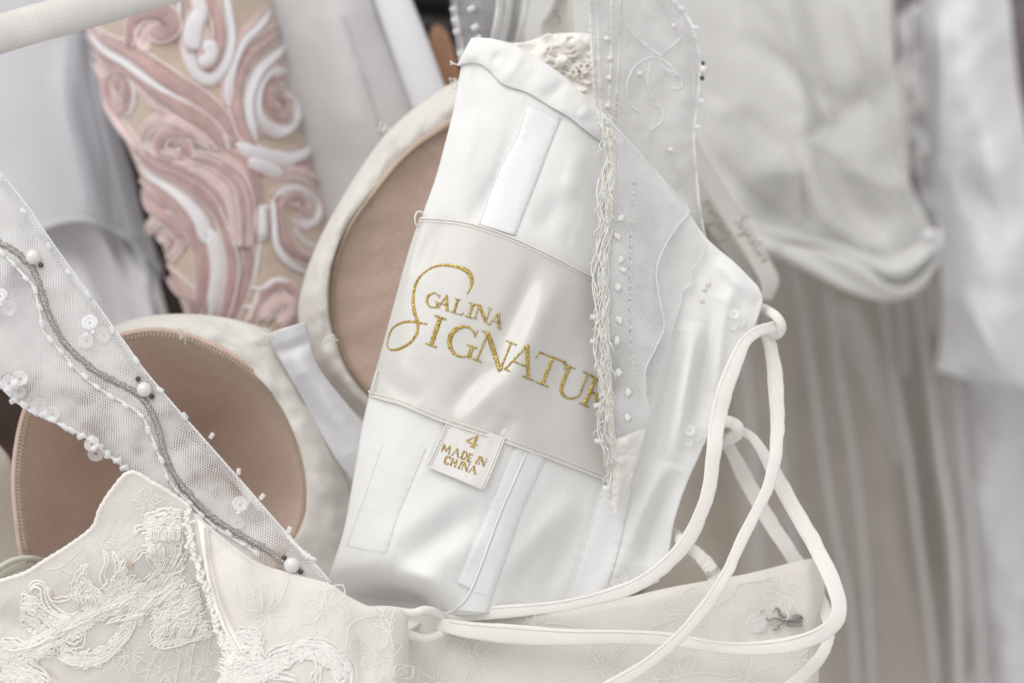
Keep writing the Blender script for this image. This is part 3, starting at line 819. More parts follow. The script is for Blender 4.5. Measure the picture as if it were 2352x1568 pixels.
T_LIN = smooth_table([-500, -340, -285, -255, -200, -100, 0, 80, 180, 280, 380, 480, 620, 900], [40, 22, 11, 6.5, 2.6, 0.4, 0, 1.8, 8.8, 14.6, 16.6, 17.0, 17.4, 21], -600, 1000, 20)


def D_base(x, y):
    s = x + 0.18 * (y - 760) - 1150
    d = T_LIN(s) + 0.012 * (np.sqrt((y - 640) ** 2 + 220.0 ** 2) - 220) - 0.006 * (y - 640)
    return d


def D_lin(x, y):
    x, y = np.asarray(x, float), np.asarray(y, float)
    d = D_base(x, y)
    # soft diagonal drags under the label
    d = d + ridge(x, y, [(1110, 1150), (1030, 1215), (930, 1290)], 34, 2.2) + ridge(x, y, [(1090, 1110), (960, 1200), (840, 1290)], 40, -1.4) + ridge(x, y, [(1100, 1230), (1030, 1280), (960, 1330)], 34, -1.5)
    d = d + ridge(x, y, [(1320, 1130), (1240, 1230), (1170, 1330)], 30, -1.8) + ridge(x, y, [(1340, 1180), (1280, 1290), (1230, 1390)], 30, 2.2) + ridge(x, y, [(1290, 1200), (1215, 1300), (1170, 1390)], 26, 1.6)
    d = d + ridge(x, y, [(1480, 1200), (1400, 1330), (1330, 1400)], 28, -1.6)
    # the pocket and the rolled fold at the bottom
    d = d + ridge(x, y, [(700, 1385), (800, 1372), (900, 1378), (985, 1400), (1040, 1460)], 44, 20, 20) + ridge(x, y, [(905, 1322), (980, 1335), (1010, 1375), (1005, 1425)], 26, -4.0)
    # upper part
    d = d + ridge(x, y, [(1090, 250), (1070, 380), (1035, 500)], 30, -0.9) + ridge(x, y, [(1190, 250), (1150, 380), (1105, 510)], 16, 0.8) + ridge(x, y, [(1130, 400), (1110, 460), (1075, 520)], 22, 1.2)
    d = d + ridge(x, y, [(1310, 430), (1280, 480), (1240, 540)], 26, 1.8) + ridge(x, y, [(1330, 330), (1310, 420), (1260, 540)], 24, -1.2)
    d = d + ridge(x, y, [(1110, 200), (1090, 160), (1060, 150)], 14, 0.9)
    # right wing: soft vertical pleats
    d = d + ridge(x, y, [(1660, 690), (1620, 830), (1600, 980)], 22, 4.0) + ridge(x, y, [(1690, 640), (1650, 760), (1640, 900)], 20, -3.0) + ridge(x, y, [(1570, 760), (1535, 900), (1500, 1080)], 20, 3.2)
    d = d + ridge(x, y, [(1600, 740), (1575, 880), (1540, 1060)], 24, -3.4) + ridge(x, y, [(1560, 1080), (1510, 1180), (1480, 1300)], 26, 3.5) + ridge(x, y, [(1530, 1060), (1490, 1150), (1440, 1260)], 24, -2.4)
    d = d + ridge(x, y, [(1640, 600), (1690, 640), (1740, 690)], 18, -2.0)
    for L_, a_ in (([(1210, 236), (1185, 315), (1140, 400), (1099, 516)], .14), ([(1290, 273), (1266, 330), (1232, 420), (1184, 542)], .14), ([(1184, 1020), (1150, 1100), (1111, 1194), (1049, 1339)], .12),
                   ([(1256, 1048), (1228, 1110), (1201, 1169), (1132, 1367)], .12), ([(876, 1020), (833, 1145), (794, 1252)], .1), ([(980, 1030), (920, 1169), (888, 1268)], .1), ([(1385, 1110), (1347, 1232), (1306, 1357)], .13), ([(1455, 1120), (1420, 1273), (1389, 1367)], .13)):
        q_, s_, al = dist_poly(x, y, L_)
        d = d + 0.7 * a_ * (0.6 + 0.8 * noise2(x, y, 45, 64)) * np.sin(al * plen(L_) / 26 * 6.28 + 2 * noise2(x, y, 60, 63)) * np.exp(-(q_ / 22) ** 2) + 0.22 * np.exp(-(q_ / 7) ** 2)
    d = d + 2.6 * np.exp(-(((x - 1165) / 150) ** 2 + ((y - 780) / 135) ** 2) ** 2)
    return d + 0.4 * noise2(x, y, 110, 61, 3) + 0.16 * noise2(x * 1.6 + y * .3, y * .6, 30, 62, 2)


LT = [(1083, 88), (1130, 90), (1185, 106), (1235, 134), (1290, 172), (1335, 214), (1390, 262), (1480, 362), (1560, 455), (1622, 545), (1690, 605), (1742, 658)]
LR = [(1742, 658), (1752, 690), (1738, 740), (1705, 840), (1672, 925), (1632, 990), (1600, 1060), (1565, 1140), (1548, 1200), (1538, 1260), (1526, 1300), (1512, 1336)]
LL = [(1083, 88), (1066, 120), (1054, 180), (1042, 250), (1022, 330), (1000, 410), (968, 500), (934, 600), (888, 760), (850, 900), (830, 985), (812, 1090), (788, 1220), (752, 1340), (740, 1470)]
LB = [(740, 1470), (860, 1474), (940, 1444), (1000, 1416), (1100, 1410), (1250, 1400), (1400, 1376), (1512, 1336)]
lining = sheet("bodice_lining", LT, LR, LB, LL, lambda x, y, u, v: D_lin(x, y), M_LINING, dress, 170, 190, ang=-12, thick=0.5)

# folded facing along the top edge
FI = [(1050, 150), (1092, 146), (1120, 160), (1152, 192), (1188, 206), (1216, 216), (1258, 242), (1304, 268), (1345, 300), (1400, 340)]
FO = [(1083, 87), (1130, 89), (1180, 104), (1232, 132), (1290, 171), (1335, 213), (1372, 246), (1440, 320)]
sheet("top_facing", FO, [FO[-1], FI[-1]], FI, [FO[0], (1066, 118), FI[0]],
      lambda x, y, u, v: D_lin(x, y) - 0.5 - 1.0 * np.sqrt(np.clip(np.sin(np.pi * np.clip(v * 0.96 + 0.02, 0, 1)), 0, 1)) + 0.5 * noise2(x, y, 45, 9) + ridge(x, y, [(1200, 110), (1185, 150), (1150, 190)], 12, -0.7) + ridge(x, y, [(1150, 120), (1130, 150)], 10, 0.8)
      + ridge(x, y, [(1300, 190), (1270, 215), (1240, 225)], 14, 0.7) + ridge(x, y, [(1350, 240), (1335, 275)], 10, -0.7), M_LINING, dress, 80, 30, ang=-40, thick=0.4)


def lift_tube(name, pts, rad, mat, parent, lift, **kw):
    return tube(name, pts, rad, mat, parent, dfun=lambda x, y: D_lin(x, y) - lift, **kw)


def stitches(parent, pts, pitch=9.0, length=6.4, rad=0.085, lift=0.05, dfun=None, name="stitching", mat=None, wob=0.6):
    P = cr(pts, max(8, int(plen(pts) / pitch)))
    bag = Bag()
    f = dfun or D_lin
    for a, b in zip(P[:-1], P[1:]):
        t = (b - a) / (np.hypot(*(b - a)[:2]) + 1e-9)
        off = np.array([rng.randn() * wob * 0.4, rng.randn() * wob * 0.4])
        q0, q1 = a[:2] + off, a[:2] + t[:2] * length + off
        m = (q0 + q1) / 2
        bag.cord([(q0[0], q0[1], float(f(q0[0], q0[1])) - lift * .2), (m[0], m[1], float(f(m[0], m[1])) - lift), (q1[0], q1[1], float(f(q1[0], q1[1])) - lift * .2)], rad, 0.7, 5, 4)
    return bag.build(name, mat or M_STITCH, parent, kind="stuff")


def channel(A, B, name="boning_channel", h=0.3, m=14, mat=None, thick=0.12, base=0.06):
    """raised tape over a bone between two stitched lines, flat on top and pinched at the stitches"""
    o = strip(name, A, B, lambda x, y, u, v: D_lin(x, y) - base - 0.9 * h * np.clip(np.minimum(u, 1 - u) * 5, 0, 1) ** 0.6, mat or M_CHANNEL, dress, 70, m, ang=-10, thick=thick)
    f = lambda x, y: D_lin(x, y) - 0.25
    for Q, s in ((A, 2.5), (B, -2.5)):
        stitches(o, [(p[0] + s, p[1]) for p in Q], dfun=f)
    return o


ch1 = channel([(1210, 236), (1185, 315), (1140, 400), (1099, 516)], [(1290, 273), (1266, 330), (1232, 420), (1184, 542)])
stitches(ch1, [(1212, 240), (1250, 256), (1288, 275)], dfun=lambda x, y: D_lin(x, y) - 0.6)
ch2 = channel([(1184, 1020), (1150, 1100), (1111, 1194), (1049, 1339)], [(1216, 1026), (1182, 1105), (1147, 1187), (1085, 1353)], h=0.35)
ch3 = channel([(1214, 1026), (1180, 1105), (1145, 1187), (1082, 1353), (1040, 1402)], [(1256, 1048), (1228, 1110), (1201, 1169), (1132, 1367), (1118, 1408)], h=0.55)
lift_tube("channel_edge", [(1214, 1026), (1180, 1105), (1145, 1187), (1082, 1353), (1044, 1398), (1026, 1410)], 0.3, M_CHANNEL, ch3, 0.5)
stitches(ch3, [(1049, 1341), (1080, 1352)], dfun=lambda x, y: D_lin(x, y) - 0.5)
stitches(ch3, [(1088, 1358), (1132, 1369)], dfun=lambda x, y: D_lin(x, y) - 0.7)
ch4 = channel(mat=M_LINING, thick=0, base=0.05, A=[(876, 1020), (833, 1145), (794, 1252)], B=[(980, 1030), (920, 1169), (888, 1268)], h=0.1)
stitches(ch4, [(794, 1250), (840, 1262), (888, 1266)], dfun=lambda x, y: D_lin(x, y) - 0.5)
ch5 = channel([(1385, 1110), (1347, 1232), (1306, 1357), (1297, 1390)], [(1455, 1120), (1420, 1273), (1389, 1367), (1386, 1376)], h=0.2)
stitches(ch5, [(1560, 760), (1530, 860), (1500, 960)], dfun=lambda x, y: D_lin(x, y) - 0.1)

# loose thread ends
tb = Bag()
g = lambda p: [(q[0], q[1], float(D_lin(q[0], q[1])) + q[2]) for q in p]
tb.cord(g([(1062, 152, 0), (1050, 149, -2), (1040, 145, -4), (1034, 141, -5)]), 0.22, n=8)
tb.cord(g([(1052, 150, -1), (1044, 147, -3), (1034, 148, -4)]), 0.2, n=8)
tb.cord(g([(972, 488, -1), (960, 486, -2), (953, 498, -3), (955, 514, -2), (960, 520, -1)]), 0.22, n=12)
tb.cord(g([(866, 850, -1), (858, 876, -2), (852, 900, -2)]), 0.2, n=8)
tb.cord(g([(858, 905, -1), (846, 898, -2)]), 0.2, n=5)
tb.build("loose_thread", M_FRAY, dress, kind="stuff")

# ------------------------------------------------------------------ brand label
def D_lab(x, y):
    x, y = np.asarray(x, float), np.asarray(y, float)
    d = D_base(x, y) - 0.9 + 0.35 * noise2(x, y, 110, 61, 3) * 0.6
    d = d + ridge(x, y, [(1240, 585), (1190, 700), (1150, 780), (1130, 830)], 26, 1.7) + ridge(x, y, [(1300, 620), (1240, 730), (1190, 850), (1150, 960)], 30, -2.4)
    d = d + ridge(x, y, [(1130, 830), (1075, 890), (1025, 950)], 26, 1.3) + ridge(x, y, [(1190, 840), (1110, 920), (1060, 985)], 26, -1.3) + ridge(x, y, [(1360, 700), (1300, 830), (1230, 1000)], 40, 1.2)
    d = d + ridge(x, y, [(1180, 950), (1150, 1000), (1130, 1030)], 20, 1.0) + ridge(x, y, [(1015, 505), (985, 570), (960, 640)], 22, 0.9) + ridge(x, y, [(960, 520), (930, 620), (890, 760)], 26, -0.6)
    d = d + ridge(x, y, [(960, 930), (900, 880), (880, 830)], 24, 0.7)
    return d


BT = [(963, 501), (1010, 503), (1060, 509), (1100, 519), (1180, 547), (1260, 584), (1330, 620), (1405, 660)]
BB = [(846, 907), (880, 917), (920, 928), (1010, 965), (1120, 1001), (1220, 1036), (1310, 1070), (1430, 1116)]
BL = [(963, 501), (934, 590), (898, 720), (868, 830), (846, 907)]
BR = [(1405, 660), (1410, 800), (1415, 950), (1430, 1116)]
label = sheet("brand_label", BT, BR, BB, BL, lambda x, y, u, v: D_lab(x, y) + np.where(u < 0.02, 0.5, 0), M_LABEL, dress, 130, 120, ang=-20, thick=0.3)
DL = lambda lift: (lambda x, y: D_lab(x, y) - lift)
shift = lambda P, dx, dy: [(p[0] + dx, p[1] + dy) for p in P]
tube("woven_edge", BT, 0.22, M_EDGE, label, 0.8, 8, int(plen(BT) / 2.0), (0.16, 0.95, 0), DL(0.15))
tube("woven_edge", shift(BT, -2, 7), 0.15, M_EDGE, label, 0.8, 6, int(plen(BT) / 2.0), (0.2, 0.95, 0), DL(0.12))
tube("woven_edge", BB, 0.22, M_EDGE, label, 0.8, 8, int(plen(BB) / 2.0), (0.16, 0.95, 0), DL(0.15))
tube("woven_edge", shift(BB, 3, -8), 0.15, M_EDGE, label, 0.8, 6, int(plen(BB) / 2.0), (0.2, 0.95, 0), DL(0.12))

# lettering: strokes as (points, width) in a box one cap high
LET = {
    'I': ([([(.15, 0), (.15, 1)], .15), ([(-.03, .02), (.33, .02)], .06), ([(-.03, .98), (.33, .98)], .06)], .42),
    'N': ([([(.12, 0), (.12, 1)], .065), ([(.1, 1), (.84, .0)], .16), ([(.84, .0), (.84, 1)], .065), ([(-.04, .02), (.28, .02)], .05), ([(-.08, .98), (.16, .98)], .05), ([(.68, .98), (1.0, .98)], .05)], 1.08),
    'A': ([([(.06, 0), (.42, 1.02)], .065), ([(.40, 1.02), (.80, 0)], .16), ([(.2, .36), (.64, .36)], .05), ([(-.1, .02), (.22, .02)], .05), ([(.62, .02), (.98, .02)], .05)], .95),
    'G': ([([(.82, .76), (.74, .9), (.52, 1.0), (.3, .93), (.13, .74), (.07, .5), (.13, .26), (.3, .07), (.52, .0), (.74, .06), (.84, .16)], [.05, .06, .07, .12, .15, .16, .15, .12, .07, .06, .06]), ([(.84, .05), (.84, .42)], .13), ([(.64, .44), (1.0, .44)], .05), ([(.82, .76), (.84, .98)], .045)], 1.02),
    'L': ([([(.15, 0), (.15, 1)], .14), ([(-.03, .02), (.6, .02)], .06), ([(.6, .02), (.66, .24)], .05), ([(-.03, .98), (.33, .98)], .05)], .68),
    'T': ([([(.4, 0), (.4, 1)], .15), ([(.0, .97), (.82, .97)], .065), ([(.01, .97), (-.03, .74)], .05), ([(.81, .97), (.85, .74)], .05), ([(.2, .02), (.6, .02)], .05)], .84),
    'U': ([([(.15, 1), (.15, .35), (.22, .1), (.4, .0), (.6, .05), (.72, .2), (.74, .4), (.74, 1)], [.15, .15, .14, .1, .07, .065, .065, .065]), ([(-.04, .98), (.34, .98)], .05), ([(.58, .98), (.9, .98)], .05)], .98),
    'R': ([([(.15, 0), (.15, 1)], .15), ([(.15, .97), (.45, .97), (.62, .84), (.62, .66), (.46, .53), (.15, .5)], [.06, .07, .13, .13, .07, .06]), ([(.36, .52), (.78, 0)], .15), ([(-.03, .02), (.33, .02)], .05), ([(-.03, .98), (.2, .98)], .05), ([(.7, .02), (.95, .02)], .05)], .9),
    'E': ([([(.12, 0), (.12, 1)], .16), ([(.1, .05), (.6, .05)], .13), ([(.1, .5), (.5, .5)], .12), ([(.1, .95), (.6, .95)], .13)], .74),
    'M': ([([(.08, 0), (.14, 1)], .13), ([(.14, 1), (.45, .2)], .15), ([(.45, .2), (.78, 1)], .12), ([(.78, 1), (.84, 0)], .15)], 1.06),
    'D': ([([(.12, 0), (.12, 1)], .16), ([(.12, .96), (.45, .94), (.66, .7), (.66, .3), (.45, .06), (.12, .04)], .13)], .84),
    'C': ([([(.66, .82), (.42, .99), (.15, .85), (.06, .5), (.15, .15), (.42, .01), (.66, .18)], .15)], .8),
    'H': ([([(.12, 0), (.12, 1)], .16), ([(.64, 0), (.64, 1)], .16), ([(.12, .5), (.64, .5)], .12)], .84),
    '4': ([([(.55, 0), (.62, 1)], .17), ([(.62, 1), (.04, .34), (.04, .3)], .1), ([(.02, .3), (.86, .3)], .1), ([(.35, .02), (.75, .02)], .07)], .9),
}


def letter(ch, org, ux, uy, size, dfun, parent, wk=1.0, lift=0.1, flat=0.3):
    bag = Bag()
    org, ux, uy = np.array(org, float), np.array(ux, float), np.array(uy, float)
    for pts, wd in LET[ch][0]:
        P = [tuple(org + size * (ux * a + uy * b)) for a, b in pts]
        w = np.atleast_1d(np.asarray(wd, float)) * size * KMM / 2 * wk
        if len(w) == 1:
            w = np.array([w[0], w[0]])
        n = max(7, int(plen(P) / 2.6))
        q = cr(P, n)
        rad = np.interp(np.linspace(0, 1, n), np.linspace(0, 1, len(w)), w)
        rad = rad * (1 + 0.16 * rng.randn(n).clip(-1, 1))
        d = np.asarray(dfun(q[:, 0], q[:, 1])) - lift
        bag.add(*sweep(W(np.concatenate([q[:, :2], d[:, None]], 1)), rad, flat, 8))
    return bag.build("letter", M_GOLD, parent)


def unit(v):
    v = np.array(v, float)
    return v / np.hypot(*v)


C5 = lambda p: crop(850, 560, 900, p)
# GALINA: glyph left-bottom corners and right-bottom, read in the enlarged view
def word(spec, cap, dfun, parent, wk=1.0, conv=C5, kk=k1, lift=0.1, shear=0.0):
    for ch, (x0, y0), (x1, y1) in spec:
        a, b = conv([(x0, y0), (x1, y1)])
        a, b = np.array(a), np.array(b)
        ux = unit(b - a)
        uy = unit(np.array([ux[1], -ux[0]]) + shear * ux)
        h = cap * kk
        wid = np.hypot(*(b - a)) / (LET[ch][1] * h - 0.08 * h)
        letter(ch, a, ux * wid, uy, h, dfun, parent, wk, lift)


word([('G', (583, 552), (672, 580)), ('A', (670, 572), (742, 594)), ('L', (762, 600), (832, 622)), ('I', (855, 628), (905, 645)), ('N', (908, 640), (1008, 672)), ('A', (1006, 682), (1088, 712))], 96, DL(0.1), label, 1.15)
word([('I', (598, 812), (668, 836)), ('G', (712, 858), (895, 918)), ('N', (905, 912), (1120, 1000)), ('A', (1105, 975), (1285, 1048)), ('T', (1275, 1048), (1440, 1112)), ('U', (1440, 1130), (1630, 1205)), ('R', (1612, 1205), (1765, 1272))], 202, DL(0.1), label, 0.92)
SW = C5([(868, 482), (893, 435), (900, 385), (880, 340), (835, 312), (760, 293), (680, 293), (605, 325), (550, 378), (522, 445), (513, 520), (520, 590), (536, 650), (544, 705), (530, 755), (490, 805), (425, 842), (368, 850), (342, 825), (346, 772), (372, 715), (420, 678), (480, 663), (540, 668), (604, 680)])
swr = np.array([6, 16, 26, 24, 18, 15, 13, 14, 15, 17, 20, 22, 24, 22, 18, 16, 17, 16, 10, 9, 12, 16, 15, 13, 11]) * k1 * KMM / 2
nsw = 240
qs = cr(SW, nsw)
rs = np.interp(np.linspace(0, 1, nsw), np.linspace(0, 1, len(swr)), swr) * (1 + 0.14 * rng.randn(nsw).clip(-1, 1)) * 1.1
V, F, uvs = sweep(W(np.concatenate([qs[:, :2], (D_lab(qs[:, 0], qs[:, 1]) - 0.1)[:, None]], 1)), rs, 0.3, 8)
mesh("swash_letter", V, F, M_GOLD, label, uvs)

# ------------------------------------------------------------------ size label
S4 = lambda p: crop(1000, 1040, 500, p)
ST, SB = S4([(640, 96), (980, 205), (1306, 312)]), S4([(385, 655), (720, 790), (1052, 932)])
DS = lambda x, y: D_lin(x, y) - 0.8 - 0.6 * np.clip((np.asarray(y) - 980) / 120, 0, 1) ** 2
size_label = sheet("size_label", ST, [ST[-1], S4([(1190, 610)])[0], SB[-1]], SB, [ST[0], S4([(520, 370)])[0], SB[0]], lambda x, y, u, v: DS(x, y), M_LABEL2, dress, 40, 40, ang=-20, thick=0.25)
for A in ([ST[-1], S4([(1190, 610)])[0], SB[-1]], [ST[0], S4([(520, 370)])[0], SB[0]]):
    s = -1 if A[0] == ST[-1] else 1
    tube("woven_edge", A, 0.26, M_EDGE, size_label, 0.8, 6, 60, (0.25, 0.9, 0), lambda x, y: DS(x, y) - 0.1)
    tube("woven_edge", shift(A, 5 * s, 2 * s), 0.2, M_EDGE, size_label, 0.8, 6, 60, (0.3, 0.9, 0), lambda x, y: DS(x, y) - 0.08)
tube("folded_hem", SB, 0.3, M_LABEL2, size_label, 0.8, 6, 40, dfun=lambda x, y: DS(x, y) - 0.05)
word([('4', (828, 400), (968, 447))], 150, lambda x, y: DS(x, y), size_label, 1.1, S4, k8)
word([('M', (545, 482), (655, 512)), ('A', (672, 522), (755, 548)), ('D', (775, 560), (840, 584)), ('E', (850, 592), (905, 610)), ('I', (950, 618), (972, 630)), ('N', (985, 630), (1070, 662))], 98, lambda x, y: DS(x, y), size_label, 1.3, S4, k8, shear=0.0)
word([('C', (575, 618), (640, 640)), ('H', (650, 645), (720, 668)), ('I', (742, 676), (768, 690)), ('N', (785, 690), (865, 718)), ('A', (872, 726), (958, 750))], 98, lambda x, y: DS(x, y), size_label, 1.3, S4, k8, shear=0.0)

# ------------------------------------------------------------------ bra cups, gore and front of the bodice
fl = lambda x, y, u, v: 72 + 4 * noise2(x, y, 120, 71) + ridge(x, y, [(700, 1000), (760, 1120), (770, 1300)], 40, -7)
sheet("front_lining", [(230, 760), (640, 770), (930, 760)], [(930, 760), (900, 1100), (860, 1500)], [(-150, 1560), (400, 1560), (860, 1500)], [(230, 760), (70, 960), (40, 1120), (-150, 1560)], fl, M_IVORY, dress, 60, 60, thick=0.6)


def cup(center, boundary, d_edge, depth, tilt=(0, 0)):
    f = lambda x, y, r: d_edge + depth * (1 - r ** 2.2) + tilt[0] * (x - center[0]) + tilt[1] * (y - center[1]) + 1.3 * noise2(x, y, 130, 15) + 0.5 * noise2(x * 0.5, y, 40, 16)
    o = radial("bra_cup", center, boundary, f, M_NUDE, dress, 34, 150, thick=1.2)
    B = cr(boundary, 240, closed=True)
    e = lambda x, y: f(np.asarray(x), np.asarray(y), np.full(np.shape(x), 0.985))
    inner = np.array(center)[None] + (B - np.array(center)[None]) * 0.955
    band = np.stack([np.concatenate([B[:, :2] * (1 - t) + inner[:, :2] * t, (e(B[:, 0], B[:, 1]) - 0.5 - 1.2 * math.sin(math.pi * t) + (f(inner[:, 0], inner[:, 1], np.full(240, 0.955)) - e(B[:, 0], B[:, 1])) * t)[:, None]], 1) for t in np.linspace(0, 1, 7)])
    band = np.concatenate([band, band[:, :1]], 1)
    if np.cross(B[0] - np.array(center), B[8] - np.array(center)) < 0:
        band = band[:, ::-1]
    grid("cup_trim", band, M_NUDETRIM, o)
    bag = Bag()
    for i in range(0, 240):
        j = (i + 1) % 240
        for a, b in ((B[i], inner[j]), (inner[j], B[j])):
            bag.cord([(a[0], a[1], float(e(a[0], a[1])) - 1.2), ((a[0] + b[0]) / 2, (a[1] + b[1]) / 2, float(e((a[0] + b[0]) / 2, (a[1] + b[1]) / 2)) - 1.6), (b[0], b[1], float(e(b[0], b[1])) - 0.9)], 0.13, 0.8, 5, 4)
    bag.build("overlock_thread", M_NUDETRIM, o, kind="stuff")
    tube("piping", [tuple(p) for p in inner[::4, :2]], 0.16, M_NUDETRIM, o, 0.8, 6, 240, (0.2, 1.2, 0), lambda x, y: e(x, y) - 0.2, closed=True)
    return o


CUP1 = [(300, 768), (370, 762), (450, 780), (540, 823), (612, 880), (660, 950), (695, 1040), (710, 1130), (700, 1200), (670, 1270), (600, 1350), (450, 1420), (250, 1420), (120, 1380), (60, 1290), (42, 1200), (35, 1100), (44, 1010), (66, 930), (115, 860), (200, 800)]
cup((390, 1090), CUP1, 24, 42, (0.012, 0))
CUP2 = [(1120, 232), (1035, 277), (940, 342), (860, 433), (800, 518), (768, 598), (757, 670), (762, 745), (788, 825), (826, 885), (880, 935), (980, 970), (1100, 960), (1200, 800), (1230, 550), (1200, 350)]
cup((985, 640), CUP2, 38, 7, (-0.02, 0.01))
bf1 = lambda x, y, u, v: 26 + 7 * u - 3.0 * np.sin(np.pi * u) + 1.4 * noise2(x, y, 34, 19) + ridge(x, y, [(470, 735), (540, 760), (600, 800)], 12, 2.5) + ridge(x, y, [(540, 790), (600, 780), (640, 765)], 9, -1.5)
strip("cup_border", [(150, 800), (262, 748), (320, 728), (380, 721), (470, 722), (560, 738), (625, 766), (668, 835), (722, 930), (785, 1060), (820, 1200), (830, 1400)],
      [(120, 862), (205, 802), (300, 772), (370, 766), (450, 784), (540, 828), (608, 884), (656, 954), (690, 1042), (704, 1130), (694, 1200), (640, 1300)], bf1, M_IVORY, dress, 90, 14, thick=0.8)
bf2 = lambda x, y, u, v: 46 - 7 * u - 3.0 * np.sin(np.pi * u) + 1.4 * noise2(x, y, 34, 23) - np.where(u < .1, 0, 0)
strip("cup_border", [(1120, 150), (1058, 182), (1000, 212), (900, 292), (830, 382), (770, 480), (728, 560), (698, 640), (684, 710), (692, 765), (722, 832), (782, 912), (860, 985)],
      [(1130, 235), (1060, 268), (1030, 284), (936, 348), (856, 438), (796, 522), (764, 600), (753, 670), (758, 747), (784, 828), (822, 888), (876, 938), (900, 950)], bf2, M_IVORY, dress, 90, 14, thick=0.8)
strip("side_lining", [(-60, 1010), (-60, 1100), (-60, 1320)], [(-20, 1000), (30, 1070), (44, 1200), (70, 1330)], lambda x, y, u, v: 34 + 14 * u, M_IVORY, dress, 30, 8, thick=0.8)
gf = lambda x, y, u, v: 27 - 3 * np.sin(np.pi * u) + 2.2 * np.clip((y - 830) / 200, 0, 1) + ridge(x, y, [(620, 812), (670, 800), (716, 782)], 14, 2.0) + ridge(x, y, [(690, 860), (740, 960), (800, 1040)], 26, 2.2) + 0.7 * noise2(x, y, 60, 29) * 0.5
sheet("center_gore", [(612, 768), (655, 752), (702, 738)], [(702, 738), (727, 832), (790, 918), (850, 985)], [(812, 1110), (850, 985)], [(612, 768), (652, 842), (702, 930), (762, 1040), (812, 1110)], gf, M_GORE, dress, 30, 60, thick=0.9)
tube("elastic_loop", [(-30, 1330, 14), (0, 1302, 14), (36, 1284, 15), (80, 1282, 18), (130, 1300, 26)], 0.75, M_LOOPG, dress, 0.7, 8, 40)
tube("elastic_loop", [(-30, 1350, 16), (10, 1318, 16), (50, 1300, 17), (100, 1306, 22), (140, 1330, 28)], 0.9, M_LOOPG, dress, 0.7, 8, 40)

lint = Bag()
for cx, cy, d in ((884, 296, 40), (975, 372, 42), (760, 780, 30), (1046, 196, 36), (620, 770, 24), (860, 940, 34), (420, 768, 24)):
    for k in range(7):
        P = [(cx + 10 * rng.randn(), cy + 9 * rng.randn(), d - 1.5 - 2 * rng.rand()) for _ in range(3)]
        lint.cord(P, 0.07 + 0.1 * rng.rand(), 1, 5, 10)
lint.build("lint", M_FRAY, dress, kind="stuff")

# ------------------------------------------------------------------ right net strap, folded over the lining, with a frayed seam
def D_m2(x, y):
    """folded net lying on the lining, its seam standing proud of the label"""
    x, y = np.asarray(x, float), np.asarray(y, float)
    q = np.clip((x - 1385) / 190, 0, 1)
    lo = D_lin(x, y) - 1.4
    top = D_base(np.full(x.shape, 1360.0), y) - 3.0
    return np.minimum(lo, top * (1 - q) + lo * q) - 0.9


D_m1 = lambda x, y: 26 + 0.03 * (x - 1360) + 2.2 * noise2(x, y, 80, 81) + ridge(x, y, [(1480, 60), (1560, 140), (1570, 300)], 26, -3) + ridge(x, y, [(1400, 60), (1470, 150), (1440, 300)], 26, 2)
STR_R = [(1520, -60), (1548, 0), (1585, 50), (1604, 110), (1608, 160), (1601, 240), (1594, 320), (1600, 400), (1606, 470), (1614, 520), (1624, 566)]
upper = sheet("shoulder_strap", [(1354, -60), (1440, -60), (1520, -60)], STR_R, [(1372, 300), (1500, 430), (1624, 566)], [(1354, -60), (1358, 80), (1366, 220), (1372, 300)],
              lambda x, y, u, v: D_m1(x, y), M_NETC, dress, 60, 80, ang=8, thick=0)
sheet("net_layer", [(1356, -60), (1430, -60), (1516, -60)], [(x - 5, y) for x, y in STR_R], [(1374, 296), (1500, 430), (1616, 560)], [(1356, -60), (1360, 80), (1368, 220), (1374, 296)],
      lambda x, y, u, v: D_m1(x, y) + 2.5 + 1.2 * noise2(x, y, 50, 83), M_NETC, upper, 60, 80, ang=-4, thick=0)
UP = lambda lift: (lambda x, y: D_m1(x, y) - lift)
tube("strap_edge", STR_R, [0.7, 0.7, 0.62, 0.5, 0.42, 0.4, 0.4, 0.4, 0.4], M_NETEDGE, upper, 0.5, 8, 160, (0.18, 1.6, 0), UP(0.3))
strip("strap_fold", [(1516, -60), (1540, 0), (1576, 55), (1594, 112), (1599, 160), (1594, 240)], [(1470, -60), (1500, 0), (1545, 60), (1576, 120), (1590, 170), (1592, 240)], lambda x, y, u, v: D_m1(x, y) - 0.5 - 1.2 * np.sin(np.pi * u), M_NETB, upper, 60, 8, thick=0)
for pts, r in (([(1356, -60), (1358, 80), (1364, 200), (1372, 300)], .42), ([(1372, -60), (1374, 80), (1378, 200), (1384, 300)], .26), ([(1404, -60), (1404, 60), (1402, 180), (1396, 262)], .36), ([(1426, -60), (1424, 80), (1416, 220)], .2)):
    tube("seam_thread", pts, r, M_NETEDGE, upper, 0.6, 8, 120, (0.22, 1.9, 0), UP(0.4))
strip("seam_band", [(1355, -60), (1358, 80), (1365, 220), (1376, 310)], [(1406, -60), (1405, 80), (1402, 200), (1394, 310)], lambda x, y, u, v: D_m1(x, y) - 0.3, M_NETB, upper, 60, 6, ang=5, thick=0)
stitches(upper, [(1430, -50), (1424, 90), (1418, 200), (1414, 290)], 12, 5, 0.18, 0.3, UP(0.1), mat=M_SILVER)
